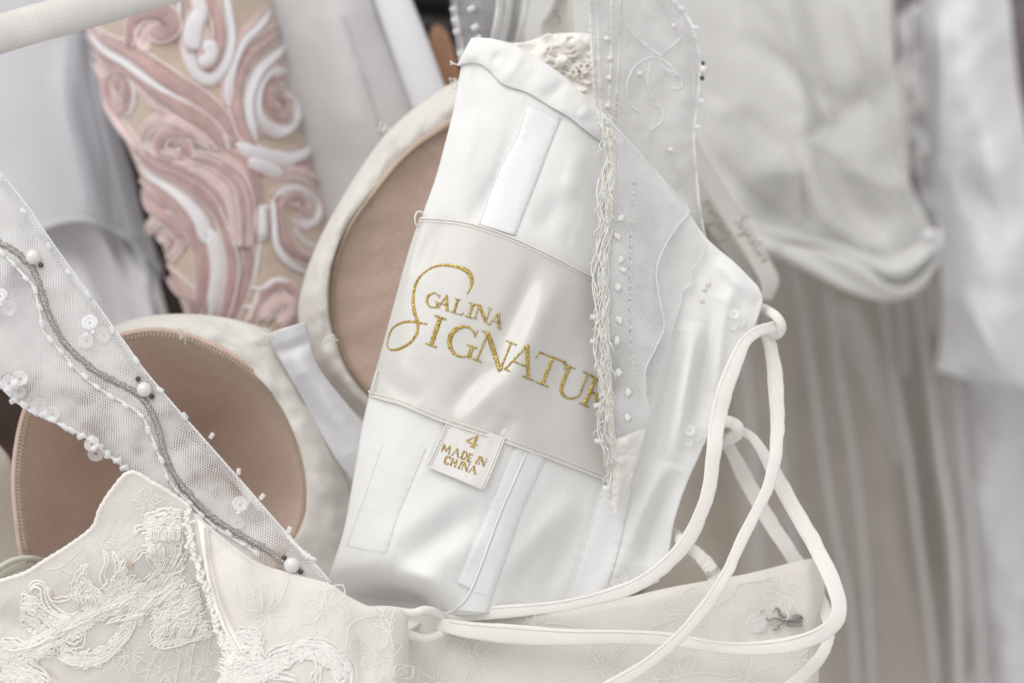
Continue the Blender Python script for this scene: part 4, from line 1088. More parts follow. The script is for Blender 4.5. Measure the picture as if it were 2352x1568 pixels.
# embroidered flower outlines on the strap
for pts in ([(1436, 60), (1470, 95), (1500, 118), (1525, 130)], [(1428, 40), (1455, 82), (1490, 105)], [(1500, 130), (1460, 150), (1440, 195), (1448, 240), (1470, 260)], [(1510, 130), (1540, 150), (1555, 175)], [(1512, 128), (1530, 165), (1565, 175)],
            [(1525, 160), (1560, 172), (1566, 200), (1540, 205)], [(1520, 122), (1550, 100), (1580, 70)], [(1500, 240), (1520, 250), (1520, 280), (1492, 300)], [(1495, 140), (1488, 190), (1500, 230)]):
    tube("embroidery", pts, 0.26, M_NETEDGE, upper, 0.5, 6, 30, (0.2, 1.2, 0), UP(0.4))

NL = [(1366, 256), (1384, 330), (1382, 420), (1373, 520), (1366, 640), (1368, 760), (1376, 900), (1384, 1010), (1394, 1090), (1402, 1150)]
NR = [(1372, 256), (1430, 312), (1480, 366), (1530, 425), (1566, 462), (1582, 488), (1560, 515), (1530, 560), (1508, 620), (1516, 690), (1526, 750), (1506, 800), (1482, 850), (1484, 900), (1492, 950), (1470, 1010), (1440, 1080), (1428, 1140), (1412, 1172)]
flap = sheet("net_flap", [NL[0], NR[0]], NR, [NL[-1], (1404, 1166), NR[-1]], NL, lambda x, y, u, v: D_m2(x, y) - 0.8 * (u < 0.04), M_NETA, dress, 50, 150, ang=-15, thick=0)
sheet("net_layer", [(NL[0][0] + 4, 262), NR[0]], [(x - 6, y) for x, y in NR], [NL[-1], (1404, 1160), (1408, 1166)], [(x + 4, y) for x, y in NL], lambda x, y, u, v: D_m2(x, y) + 0.7, M_NETB, flap, 50, 150, ang=-24, thick=0)
FU = lambda lift: (lambda x, y: D_m2(x, y) - lift)
tube("flap_edge", NR[:7], 0.3, M_NETEDGE, flap, 0.6, 7, 100, (0.15, 1.5, 0), FU(0.1))
# lower scalloped net layer on the lining, right of the flap
N3L = [(1582, 488), (1556, 520), (1530, 566), (1512, 640), (1520, 720), (1522, 770), (1500, 830), (1492, 900)]
N3R = [(1622, 562), (1606, 600), (1586, 622), (1590, 650), (1568, 668), (1562, 700), (1548, 740), (1536, 790), (1516, 850), (1496, 910)]
n3 = strip("net_scallop", N3L, N3R, lambda x, y, u, v: D_lin(x, y) - 1.8, M_NETB, dress, 80, 12, ang=10, thick=0)
tube("scallop_edge", N3R, 0.2, M_NETEDGE, n3, 0.6, 6, 80, (0.2, 1.5, 0), lambda x, y: D_lin(x, y) - 1.9)
tube("flap_fold", NR[5:14], 0.2, M_NETEDGE, flap, 0.6, 7, 120, (0.12, 1.5, 0), FU(0.1))
stitches(flap, [(1458, 400), (1452, 500), (1450, 600), (1447, 700), (1452, 800), (1462, 870)], 13, 6, 0.16, 0.25, FU(0.1), mat=M_FRAY)
stitches(flap, [(1456, 420), (1448, 560), (1445, 700), (1450, 830)], 22, 5, 0.16, 0.2, FU(0.1), mat=M_SILVER)

# frayed seam: loosely twisted strands
fray = Bag()
frayc = Bag()
SP = cr([(1374, 262), (1388, 340), (1386, 430), (1378, 520), (1372, 640), (1374, 760), (1381, 900), (1389, 1010), (1402, 1100), (1412, 1160)], 60)
for k in range(26):
    ph, am, fr = rng.rand() * 6.28, 4 + 8 * rng.rand(), 3 + 5 * rng.rand()
    i0, i1 = int(rng.rand() * 14), 60 - int(rng.rand() * 10)
    if k > 8:
        i0 = int(rng.rand() * 38)
        i1 = i0 + 14 + int(rng.rand() * 8)
    off = rng.rand() * 26 - 4
    P = []
    for i in range(i0, min(i1, 60), 2):
        t = i / 59
        x = SP[i, 0] + off + am * math.sin(fr * 6.28 * t + ph) + rng.randn() * 1.5
        y = SP[i, 1] + rng.randn() * 2
        P.append((x, y, float(D_m2(x, y)) - 0.7 - 0.9 * abs(math.cos(fr * 6.28 * t + ph))))
    (frayc if k % 4 == 3 else fray).cord(P, 0.1 + 0.14 * rng.rand(), 0.9, 6, 90, (0.12, 1.3, 1))
for k in range(150):
    i = int(rng.rand() * 56)
    x, y = SP[i, 0] + rng.rand() * 28 - 4, SP[i, 1]
    dx, dy = rng.randn() * 10, 8 + 22 * rng.rand()
    d0 = float(D_m2(x, y))
    fray.cord([(x, y, d0 - 0.8), (x + dx * .6 + 4 * rng.randn(), y + dy * .5, d0 - 2.0), (x + dx, y + dy, d0 - 0.9 - rng.rand())], 0.09 + 0.06 * rng.rand(), 1, 5, 8)
fray.build("frayed_thread", M_FRAY, flap, kind="stuff")
strip("cream_seam", [(p[0] + 3, p[1]) for p in SP[2:58:3]], [(p[0] + 26, p[1]) for p in SP[2:58:3]], lambda x, y, u, v: D_m2(x, y) - 0.5 - 0.9 * np.sin(np.pi * u) + 0.4 * noise2(x, y, 14, 93), M_FRAYC, flap, 120, 8, thick=0)
frayc.build("cream_thread", M_FRAYC, flap, kind="stuff")
tipf = lambda x, y, u, v: D_m2(x, y) - 0.7 - 1.0 * np.sin(np.pi * u) + 0.8 * noise2(x, y, 20, 171, 2)
strip("seam_tail", [(1386, 1020), (1392, 1080), (1398, 1140), (1410, 1178)], [(1484, 980), (1470, 1040), (1446, 1110), (1422, 1174)], tipf, M_TAIL, flap, 60, 16, ang=-30, thick=0)

# ---- beads, shared shapes
bugle_V, bugle_F, _ = sweep(np.array([[0, 0, -0.00105], [0, 0, -0.0009], [0, 0, 0.0009], [0, 0, 0.00105]]), [0.55, 0.72, 0.72, 0.55], 1.0, 10, up=(0, -1, 0))
ME_BUGLE = shared("bugle_bead", bugle_V, bugle_F, M_CLEAR)
pv, pf = ball_data(2.05, 20, 12)
ME_PEARL = shared("pearl", pv, pf, M_PEARL)
pv2, pf2 = ball_data(0.95, 12, 8)
ME_SEED = shared("seed_bead", pv2, pf2, M_PEARL)
kv = pv2 * (1 + 0.35 * rng.randn(len(pv2), 1)).clip(0.85, 1.2)
ME_KNOT = shared("thread_knot", kv, pf2, M_FRAY)
pv3, pf3 = ball_data(0.75, 10, 6, (1, 0.8, 1))
ME_STONE = shared("smoky_bead", pv3, pf3, M_STONE, False)
# cupped sequin with a hole
SQV, SQF = [], []
NQ = 20
for r_, y_ in ((0.45, 0.0), (1.0, 0.05), (1.7, -0.22), (2.3, -0.55), (2.34, -0.48)):
    for j in range(NQ):
        a = 2 * math.pi * j / NQ
        SQV.append((r_ * math.cos(a) / 1000, y_ / 1000, r_ * math.sin(a) / 1000))
for i in range(4):
    for j in range(NQ):
        a, b = i * NQ + j, i * NQ + (j + 1) % NQ
        SQF.append((a, b, b + NQ, a + NQ))
ME_SEQ = shared("sequin", SQV, SQF, M_SEQUIN)


def bead_at(nm, me, x, y, dfun, parent, lift, rot=None, scale=1.0):
    return place(nm, me, x, y, float(dfun(np.array(x), np.array(y))) - lift, parent, rot or (0, 0, 0), scale)


for x, y in ((1368, 728), (1368, 784), (1376, 930), (1378, 1012), (1396, 1120)):
    bead_at("bugle_bead", ME_BUGLE, x - 4, y, D_m2, flap, 1.2, (0, math.radians(88 + 8 * rng.randn()), 0), 0.95)
for x, y in ((1425, 500), (1424, 544), (1421, 600), (1420, 660), (1421, 730), (1424, 780), (1424, 850), (1428, 900), (1436, 960), (1424, 1010), (1432, 620), (1416, 1040)):
    bead_at("thread_knot", ME_KNOT, x + 6 * rng.randn(), y + 4 * rng.randn(), D_m2, flap, 0.3, (0, rng.rand() * 3, 0), (0.9 + 0.3 * rng.rand(), 0.3, 0.7 + 0.2 * rng.rand()))
for x, y in ((1401, 135), (1399, 180), (1397, 245), (1394, 90)):
    bead_at("seed_bead", ME_SEED, x + 26 * 0, y, D_m1, upper, 0.7, None, 0.9)
for x, y in ((1470, 170), (1548, 60), (1540, 345)):
    bead_at("seed_bead", ME_SEED, x, y, D_m1, upper, 0.7, None, 0.85)
for x, y in ((1610, 232), (1601, 292), (1566, 20), (1596, 64)):
    bead_at("bugle_bead", ME_BUGLE, x, y, D_m1, upper, 0.6, (0, math.radians(90), 0), 0.9)
bead_at("pearl", ME_PEARL, 1615, 161, D_m1, upper, 0.5, None, 0.62)
bead_at("smoky_bead", ME_STONE, 1614, 146, D_m1, upper, 0.5, None, 0.9)
bead_at("smoky_bead", ME_STONE, 1612, 180, D_m1, upper, 0.5, None, 1.0)

# ---- outside of the dress seen over the bodice top: guipure corner and the other sheer strap
lb = lambda x, y, u, v: 34 + 1.5 * noise2(x, y, 24, 7) + 0 * x
back = sheet("lace_back", [(1120, 96), (1200, 98), (1262, 80), (1330, 76), (1372, 82)], [(1372, 82), (1385, 180), (1395, 330)], [(1200, 330), (1395, 330)], [(1120, 96), (1200, 330)], lb, M_LACEBASE, dress, 60, 50, thick=0.6)
for i in range(44):
    cx, cy = 1245 + 110 * rng.rand(), 92 + 130 * rng.rand()
    a = rng.rand() * 6.28
    tube("lace_cord", [(cx + 18 * math.cos(a + t) * (0.5 + 0.2 * t), cy + 15 * math.sin(a + t) * (0.6 + 0.1 * t)) for t in np.linspace(0, 3.6, 5)], 0.42, M_LACECORD, back, 0.7, 7, 26, (0.25, 1.2, 0), lambda x, y: lb(x, y, 0, 0) - 0.6)
for x, y in ((1262, 214), (1330, 165), (1272, 160), (1380, 205)):
    bead_at("smoky_bead", ME_STONE, x, y, lambda a, b: 33.0, back, 0.2, None, 0.7).data = shared("lace_gap", pv3, pf3, M_TAN)
sb = lambda x, y, u, v: 52 + 5 * np.sin(x / 26.0) + 2 * noise2(x, y, 40, 3)
sheer = sheet("sheer_strap", [(1040, -60), (1232, -60)], [(1232, -60), (1220, 0), (1206, 60), (1190, 130)], [(1064, 150), (1190, 130)], [(1040, -60), (1044, 30), (1056, 100), (1064, 150)], lb and sb, M_NETC, dress, 50, 40, thick=0)
for pts in ([(1040, -60), (1044, 30), (1056, 100), (1064, 150)], [(1215, -60), (1206, 20), (1190, 100)], [(1150, -60), (1146, 30), (1130, 110)], [(1172, -60), (1166, 30), (1150, 110)]):
    strip("sheer_fold", [(p[0] - 9, p[1]) for p in pts], [(p[0] + 9, p[1]) for p in pts], lambda x, y, u, v: sb(x, y, 0, 0) - 1.5 - 2 * np.sin(np.pi * u), M_NETB, sheer, 30, 6, thick=0)
for x, y in ((1042, 20), (1049, 72), (1058, 122), (1045, 45), (1090, 62), (1082, 20), (1098, 88)):
    bead_at("bugle_bead", ME_BUGLE, x, y, lambda a, b: sb(a, b, 0, 0), sheer, 2.5, (0, math.radians(60), 0), 1.0)

# ------------------------------------------------------------------ left beaded strap crossing in front
SU = [(-60, 325), (0, 396), (60, 470), (104, 535), (150, 600), (200, 668), (250, 738), (290, 792), (330, 848), (390, 920), (450, 988), (505, 1050), (560, 1112), (606, 1165), (650, 1215), (705, 1275), (760, 1336)]
SL = [(-60, 820), (0, 884), (20, 905), (60, 938), (120, 966), (170, 990), (210, 1012), (245, 1042), (272, 1062), (300, 1086), (340, 1112), (380, 1140), (420, 1180), (470, 1228), (540, 1278), (610, 1312), (690, 1340), (750, 1352)]


def D_st(x, y):
    x, y = np.asarray(x, float), np.asarray(y, float)
    d = 2 - 0.010 * (x - 300) + 0.9 * noise2(x, y, 130, 101, 2)
    d = d + ridge(x, y, [(-40, 560), (60, 700), (160, 900), (300, 1050)], 70, -3.5) + ridge(x, y, [(60, 520), (170, 660), (330, 880), (520, 1090)], 26, 1.6)
    return d + np.clip((y - 1120) / 230, 0, 1) * -3.5


strap = strip("beaded_strap", SU, SL, lambda x, y, u, v: D_st(x, y) + 2.5 * np.exp(-((u) / 0.05) ** 2) * 0, M_NETA, dress, 170, 40, ang=33, thick=0)
strip("net_layer", SU, SL, lambda x, y, u, v: D_st(x, y) + 1.3 + 0.7 * noise2(x, y, 90, 103), M_NETB, strap, 170, 40, ang=27, thick=0)
ST_ = lambda lift: (lambda x, y: D_st(x, y) - lift)
strip("strap_hem", SU, [(p[0] - 13, p[1] + 9) for p in SU], lambda x, y, u, v: D_st(x, y) - 0.3 - 0.5 * np.sin(np.pi * u), M_NETB, strap, 160, 6, ang=50, thick=0)
tube("strap_edge", SU, 0.3, M_NETEDGE, strap, 0.6, 7, 260, (0.2, 1.4, 0), ST_(0.2))
tube("strap_edge", SL, 0.35, M_NETEDGE, strap, 0.6, 7, 260, (0.3, 2.2, 0), ST_(0.2))
SILV = [(-40, 536), (0, 558), (32, 576), (58, 598), (78, 622), (92, 660), (106, 706), (126, 752), (152, 792), (186, 826), (228, 858), (272, 880), (312, 902), (344, 938), (364, 985), (378, 1040), (402, 1092), (436, 1136), (476, 1178), (520, 1210), (566, 1236), (612, 1262), (645, 1286), (690, 1312)]
coil = Bag()
q = cr(SILV, 330)
dd = D_st(q[:, 0], q[:, 1]) - 0.5
coil.add(*sweep(W(np.concatenate([q[:, :2], dd[:, None]], 1)), 0.42, 0.8, 8))
tang = np.gradient(q[:, :2], axis=0)
tang /= np.linalg.norm(tang, axis=1)[:, None]
nrm = np.stack([-tang[:, 1], tang[:, 0]], 1)
for i in range(0, 329):
    a = q[i, :2] + nrm[i] * 6.2 * (1 + .25 * rng.randn())
    b = q[i, :2] - nrm[i] * 6.2 * (1 + .25 * rng.randn()) + tang[i] * 3
    m_ = (a + b) / 2
    coil.cord([(a[0], a[1], dd[i] + 0.4), (m_[0], m_[1], dd[i] - 0.55), (b[0], b[1], dd[i] + 0.4)], 0.17, 1, 5, 5)
coil.build("silver_cord", M_SILVER, strap, kind="stuff")
BUG = [(-30, 560), (0, 576), (30, 606), (62, 640), (78, 662), (92, 720), (100, 760), (134, 800), (158, 828), (196, 868), (240, 900), (286, 926), (326, 956), (352, 1010), (372, 1064), (398, 1116), (440, 1160), (490, 1206), (540, 1240), (590, 1270)]
BUGQ = cr(BUG, 26)
tube("bead_thread", BUG, 0.34, M_FRAY, strap, 0.8, 6, 220, (0.2, 1.1, 0), ST_(0.35))
for i in range(0, 26):
    t = BUGQ[min(i + 1, 25)] - BUGQ[max(i - 1, 0)]
    ang = math.atan2(t[0], -t[1])
    bead_at("bugle_bead", ME_BUGLE, BUGQ[i, 0] + rng.randn() * 2, BUGQ[i, 1] + rng.randn() * 2, D_st, strap, 1.0, (0.2 * rng.randn(), ang + 0.15 * rng.randn(), 0), 0.7 + 0.3 * rng.rand())
for x, y in ((8, 404), (60, 480), (118, 560), (163, 620), (208, 672), (264, 752), (319, 822), (374, 890), (430, 950), (486, 1000), (548, 1082), (602, 1140), (664, 1216)):
    out = (x > 480)
    bead_at("bugle_bead", ME_BUGLE, x - (0 if out else 6), y + (0 if out else 5), D_st, strap, 0.9, (0, math.radians(140 + 60 * out + 18 * rng.randn()), 0.3 * rng.randn()), 0.75 + 0.2 * rng.rand())
for i, p in enumerate(cr(SL[1:13], 22)):
    bead_at("bugle_bead", ME_BUGLE, p[0] + rng.randn() * 2, p[1] + rng.randn() * 2 - 1, D_st, strap, 0.6, (0, math.radians(115 + 25 * rng.randn()), 0), 1.05)
PEARLS = ((76, 590, .95), (331, 894, .95), (670, 1297, 1.0))
for x, y, s in PEARLS:
    bead_at("pearl", ME_PEARL, x, y, D_st, strap, 1.6, (0.3, 0.2, 0.4), s)
for x, y in ((94, 609), (349, 910), (691, 1312), (653, 1280), (317, 870)):
    bead_at("smoky_bead", ME_STONE, x, y, D_st, strap, 0.7, None, 0.95)


def flower(x, y, n, parent, dfun, r=20, pearl=0.5, a0=0.0, lean=0.5, sc=0.9):
    for k in range(n):
        a = a0 + 2 * math.pi * k / n
        bead_at("sequin", ME_SEQ, x + r * math.cos(a), y + r * math.sin(a), dfun, parent, 0.8 + 0.3 * k, (lean * math.sin(a), 0.3 * rng.randn(), lean * math.cos(a)), sc)
    bead_at("pearl", ME_PEARL, x, y, dfun, parent, 1.8, None, pearl)


flower(214, 764, 3, strap, D_st, 24, 0.34, 0.2)
bead_at("bugle_bead", ME_BUGLE, 196, 770, D_st, strap, 1.6, (0, 0.8, 0), 0.8)
flower(36, 882, 3, strap, D_st, 16, 0.7, 1.2)
flower(2, 700, 3, strap, D_st, 20, 0.4, 0.4)
flower(216, 1030, 2, strap, D_st, 12, 0.4, 1.2)
flower(548, 1178, 2, strap, D_st, 20, 0.3, -1.4)
bead_at("sequin", ME_SEQ, 566, 1142, D_st, strap, 1.6, (0.3, 0, 0.5), 0.75)
bead_at("sequin", ME_SEQ, 90, 930, D_st, strap, 1.0, (0.5, 0, 0.2), 1.0)
bead_at("sequin", ME_SEQ, 120, 950, D_st, strap, 0.8, (0.2, 0.4, 0.2), 0.9)
sv = Bag()
sv.cord([(655, 1220), (672, 1244), (690, 1262), (705, 1276), (728, 1286)], [0.5, 0.7, 0.5, 0.9, 0.3], 0.6, 7, 24, (0.3, 1.4, 0), ST_(0.4))
sv.build("thread_knot", M_FRAY, strap)

def chantilly(parent, dfun, flowers, vines, mat=None):
    """fine cord outlines of lace flowers and stems"""
    for cx, cy, r, n, a0 in flowers:
        for k in range(n):
            a = a0 + 2 * math.pi * k / n + 0.3 * rng.randn()
            rr = r * (0.65 + 0.6 * rng.rand())
            ca, sa = math.cos(a), math.sin(a)
            P = [(cx + r * .12 * ca, cy + r * .12 * sa)]
            for t, w in ((.45, .24), (.8, .32), (1.05, .12), (1.0, -.12), (.75, -.3), (.42, -.2), (.14, -.02)):
                P.append((cx + rr * (t * ca - w * sa) + rng.randn() * 3, cy + rr * (t * sa + w * ca) + rng.randn() * 3))
            tube("fine_cord", P, 0.15, mat or M_LACENETCORD, parent, 0.5, 6, 46, (0.3, 0.9, 0), lambda x, y: dfun(x, y) - 0.45)
            Q = [(cx + rr * t * ca + 2 * rng.randn(), cy + rr * t * sa + 2 * rng.randn()) for t in (.2, .5, .8)]
            tube("fine_cord", Q, 0.09, mat or M_LACENETCORD, parent, 0.6, 5, 16, None, lambda x, y: dfun(x, y) - 0.48)
    for pts in vines:
        tube("fine_cord", pts, 0.16, mat or M_LACENETCORD, parent, 0.6, 6, 60, (0.25, 0.9, 0), lambda x, y: dfun(x, y) - 0.5)


# ------------------------------------------------------------------ lower left: lace covered back panel with guipure trim
def D_p1(x, y):
    x, y = np.asarray(x, float), np.asarray(y, float)
    return -4 + 0.024 * (y - 1100) + 4 * np.clip((200 - x) / 200, 0, 2) ** 1.5 + 0.7 * noise2(x, y, 70, 111, 2) + 0.14 * noise2(x + .5 * y, (y - .5 * x) * 0.3, 11, 203, 2) + 0.25 * noise2(x, y, 30, 204, 2) + ridge(x, y, [(150, 1300), (260, 1290), (400, 1220)], 50, -2) + ridge(x, y, [(0, 1400), (60, 1440), (120, 1450)], 30, 2)


P1T = [(-80, 1365), (0, 1336), (60, 1316), (105, 1288), (160, 1254), (214, 1212), (232, 1168), (262, 1122), (300, 1086), (350, 1110), (400, 1140), (440, 1168)]
P1L = [(-80, 1365), (-80, 1420), (-70, 1470), (-40, 1512)]
P1B = [(-40, 1512), (30, 1535), (60, 1580), (120, 1660), (300, 1700), (560, 1720)]
P1R = [(440, 1168), (448, 1240), (480, 1330), (500, 1420), (530, 1520), (560, 1720)]
p1 = sheet("back_panel", P1T, P1R, P1B, P1L, lambda x, y, u, v: D_p1(x, y), M_LACEBASE, dress, 190, 150, thick=1.4)
sheet("lace_overlay", P1T, P1R, P1B, P1L, lambda x, y, u, v: D_p1(x, y) - 0.45, M_LACENET, p1, 190, 150, ang=-20, thick=0)
tube("rolled_edge", P1T, 0.75, M_LACECORD, p1, 0.9, 8, 160, (0.12, 2.0, 1), lambda x, y: D_p1(x, y) + 0.3)
P1 = lambda lift: (lambda x, y: D_p1(x, y) - lift)
CL = lambda p: crop(0, 1128, 900, p)


def band(parent, pts, n, gap, rad, mat, dfun, lift=0.9, twist=(0.28, 1.25, 1), nm="lace_cord", wob=1.5):
    """n cords lying side by side along a path (drawing units)"""
    P = cr(pts, max(10, int(plen(pts) / 18)))
    T = np.gradient(P[:, :2], axis=0)
    T /= np.linalg.norm(T, axis=1)[:, None] + 1e-9
    Nn = np.stack([-T[:, 1], T[:, 0]], 1)
    for k in range(n):
        o = (k - (n - 1) / 2) * gap
        taper = np.sin(np.pi * np.linspace(0.06, 0.94, len(P))) ** 0.5
        Q = P[:, :2] + Nn * (o * taper)[:, None] + rng.randn(len(P), 2) * wob * 0.5
        tube(nm, [tuple(a) for a in Q], rad * (0.85 + 0.3 * rng.rand()), mat, parent, 0.75, 7, max(12, int(plen(Q) / 2.8)), twist, lambda x, y: dfun(x, y) - lift * (0.8 + 0.4 * ((k * 7) % 3) / 2))


G_ = M_GUIPURE
for pts, n, gap, r in [
    ([(190, 960), (215, 915), (255, 915), (290, 940), (300, 1000), (330, 1060), (400, 1110), (480, 1145), (570, 1150)], 4, 9, .55),
    ([(330, 930), (325, 985), (370, 1015), (440, 1000), (490, 970)], 2, 8, .5),
    ([(505, 1040), (488, 960), (510, 870), (560, 800), (590, 790)], 2, 8, .5), ([(560, 800), (570, 880), (600, 950), (640, 970)], 2, 8, .45),
    ([(690, 680), (705, 760), (680, 850), (690, 900), (720, 950), (770, 980)], 2, 8, .5), ([(745, 690), (775, 780), (765, 880), (735, 940)], 2, 8, .5),
    ([(830, 750), (808, 820), (838, 885), (900, 905), (960, 885), (1010, 830)], 3, 8, .5), ([(870, 780), (900, 740), (960, 690), (985, 740), (1010, 800)], 2, 8, .45),
    ([(0, 1330), (170, 1320), (330, 1240), (480, 1150), (640, 1060), (800, 1010), (900, 960), (1000, 900), (1100, 850), (1230, 800)], 4, 9, .6),
    ([(150, 1390), (260, 1350), (400, 1260), (560, 1160), (700, 1090), (850, 1030)], 3, 9, .55),
    ([(400, 1400), (500, 1425), (600, 1430), (700, 1385), (780, 1305), (850, 1225), (880, 1130), (930, 1050), (1000, 1000), (1110, 930)], 4, 9, .55),
    ([(560, 1230), (545, 1300), (480, 1330), (430, 1300), (450, 1240)], 2, 8, .5), ([(420, 1340), (450, 1385), (540, 1380), (600, 1330)], 2, 8, .5),
    ([(890, 580), (920, 545), (1000, 530), (1080, 550), (1210, 560)], 3, 9, .5), ([(960, 590), (1005, 680), (1040, 740), (1030, 800), (1080, 850)], 3, 9, .5),
    ([(980, 480), (1040, 440), (1130, 425), (1200, 440)], 2, 9, .5), ([(990, 640), (1080, 640), (1220, 630)], 2, 10, .5), ([(1040, 720), (1120, 700), (1220, 700)], 2, 10, .5),
    ([(1040, 1190), (1010, 1270), (1070, 1315), (1180, 1295), (1290, 1260), (1400, 1225)], 4, 9, .55), ([(1030, 1160), (1110, 1090), (1210, 1010), (1300, 920)], 3, 9, .5),
    ([(1235, 1050), (1250, 990), (1300, 1005), (1290, 1070), (1310, 1150), (1300, 1190), (1180, 1190)], 2, 9, .55), ([(1060, 1140), (1140, 1120), (1190, 1060), (1230, 1010)], 2, 9, .5),
    ([(0, 1290), (60, 1280), (140, 1300), (190, 1340)], 3, 9, .55), ([(-40, 1380), (60, 1400), (150, 1455), (260, 1500), (330, 1568)], 5, 9, .6),
    ([(-40, 1340), (40, 1340), (120, 1390), (190, 1400), (250, 1460)], 3, 9, .55), ([(60, 1470), (150, 1530), (240, 1560), (320, 1640)], 3, 9, .55),
    ([(840, 1000), (900, 1010), (980, 960), (1060, 900), (1150, 870)], 3, 9, .5), ([(700, 1180), (800, 1120), (880, 1070), (960, 1030)], 2, 9, .45), ([(250, 1120), (330, 1150), (420, 1190), (500, 1190)], 3, 9, .5),
]:
    band(p1, CL(pts), max(2, n - 1), 9.0, r * 0.62, G_, D_p1, 0.45, (0.35, 1.0, 1), wob=3.0)
# knotted guipure ground: a raised cloth of thread knots filling the motif between the cords
def knots(x, y, sc=7.0):
    return 0.30 * np.sin(x / sc * 2.1 + 3 * noise2(x, y, 40, 151)) * np.sin(y / sc * 2.1 + 3 * noise2(x, y, 40, 152)) + 0.45 * noise2(x, y, 16, 153)


for A, B in (([(150, 960), (240, 1010), (330, 1080), (480, 1120), (620, 1080)], [(120, 1180), (260, 1260), (420, 1230), (560, 1150), (700, 1080)]),
             ([(-60, 1300), (160, 1300), (360, 1200), (620, 1050), (860, 960), (1080, 860), (1210, 780)], [(-60, 1430), (160, 1440), (420, 1320), (660, 1150), (880, 1050), (1080, 960), (1280, 900)]),
             ([(400, 1300), (560, 1370), (700, 1300), (840, 1130), (960, 980)], [(380, 1420), (560, 1460), (720, 1410), (880, 1230), (1040, 1020)]),
             ([(960, 470), (1080, 430), (1200, 440)], [(980, 700), (1100, 800), (1220, 800)]),
             ([(1010, 1060), (1130, 960), (1280, 900)], [(1010, 1310), (1180, 1310), (1400, 1240)]),
             ([(-60, 1380), (80, 1400), (200, 1480), (330, 1600)], [(-60, 1500), (60, 1560), (160, 1600), (240, 1680)]),
             ([(480, 960), (540, 860), (640, 960)], [(520, 1060), (600, 1040), (720, 980)])):
    strip("guipure_ground", CL(A), CL(B), lambda x, y, u, v: D_p1(x, y) - 0.42 - knots(x, y), G_, p1, int(plen(CL(A)) / 2.6), max(14, int(np.hypot(*(np.array(CL(A)[1]) - np.array(CL(B)[1]))[:2]) / 2.6)), thick=0)
def tangle(parent, A, B, dfun, mat, n, rad=0.2):
    """dense looped threads covering the band between two curves"""
    A, B = cr(A, 60)[:, :2], cr(B, 60)[:, :2]
    bag = Bag()
    for _ in range(n):
        i = rng.randint(2, 57)
        v = rng.rand()
        c = A[i] * (1 - v) + B[i] * v
        t = A[i + 2] - A[i - 2]
        t = t / (np.hypot(*t) + 1e-9)
        nn = np.array([-t[1], t[0]])
        L, H = 6 + 10 * rng.rand(), (rng.rand() - .5) * 10
        k = rng.rand()
        if k < 0.6:
            P = [c - t * L, c - t * L * .3 + nn * H * .5, c + t * L * .4 - nn * H * .3, c + t * L]
        else:
            q_ = 4 + 5 * rng.rand()
            P = [c - t * q_, c + nn * q_, c + t * q_, c - nn * q_ * .8, c - t * q_ * .8]
        bag.cord([(p[0], p[1]) for p in P], rad * (0.6 + 0.7 * rng.rand()), 0.8, 5, 9, None, lambda x, y: dfun(x, y) - 0.42 - 0.25 * rng.rand())
    return bag.build("lace_thread", mat, parent, kind="stuff")


for A, B, n in (([(150, 960), (240, 1010), (330, 1080), (480, 1120), (620, 1080)], [(120, 1180), (260, 1260), (420, 1230), (560, 1150), (700, 1080)], 260),
                ([(-60, 1290), (160, 1290), (360, 1190), (620, 1040), (860, 950), (1080, 850), (1210, 770)], [(-60, 1440), (160, 1450), (420, 1330), (660, 1160), (880, 1060), (1080, 970), (1280, 910)], 700),
                ([(400, 1300), (560, 1370), (700, 1300), (840, 1130), (960, 980)], [(380, 1420), (560, 1460), (720, 1410), (880, 1230), (1040, 1020)], 300),
                ([(940, 450), (1080, 420), (1210, 430)], [(980, 720), (1100, 820), (1230, 820)], 300), ([(1000, 1050), (1130, 950), (1290, 890)], [(1010, 1320), (1180, 1320), (1410, 1250)], 420),
                ([(-60, 1370), (80, 1390), (200, 1470), (330, 1600)], [(-60, 1510), (60, 1570), (160, 1610), (240, 1690)], 280), ([(480, 950), (540, 850), (650, 950), (800, 760)], [(520, 1070), (600, 1050), (730, 990), (960, 900)], 220)):
    tangle(p1, CL(A), CL(B), D_p1, G_, n)
# openings in the guipure where the tan layer beneath shows
for x, y, a, L, H in ((690, 965, .9, 52, 24), (535, 1085, .2, 60, 20), (475, 1368, .15, 85, 16), (240, 1420, .6, 90, 18), (340, 1500, .7, 110, 18), (345, 1190, .3, 70, 14), (1050, 830, 2.6, 60, 24), (1265, 930, 2.2, 90, 26), (960, 890, .2, 80, 20), (340, 985, 1.2, 60, 30), (860, 790, 1.0, 70, 44)):
    P = [(x + L * t * math.cos(a), y + L * t * math.sin(a)) for t in (-.5, 0, .5)]
    w_ = np.array([0.05, 1, 0.05]) * H * k1 * KMM / 2
    tube("lace_opening", CL(P), [w_[0], w_[1] * .8, w_[1], w_[1] * .7, w_[0]], M_OPEN, p1, 0.08, 10, 20, None, P1(0.72), rounded=False)
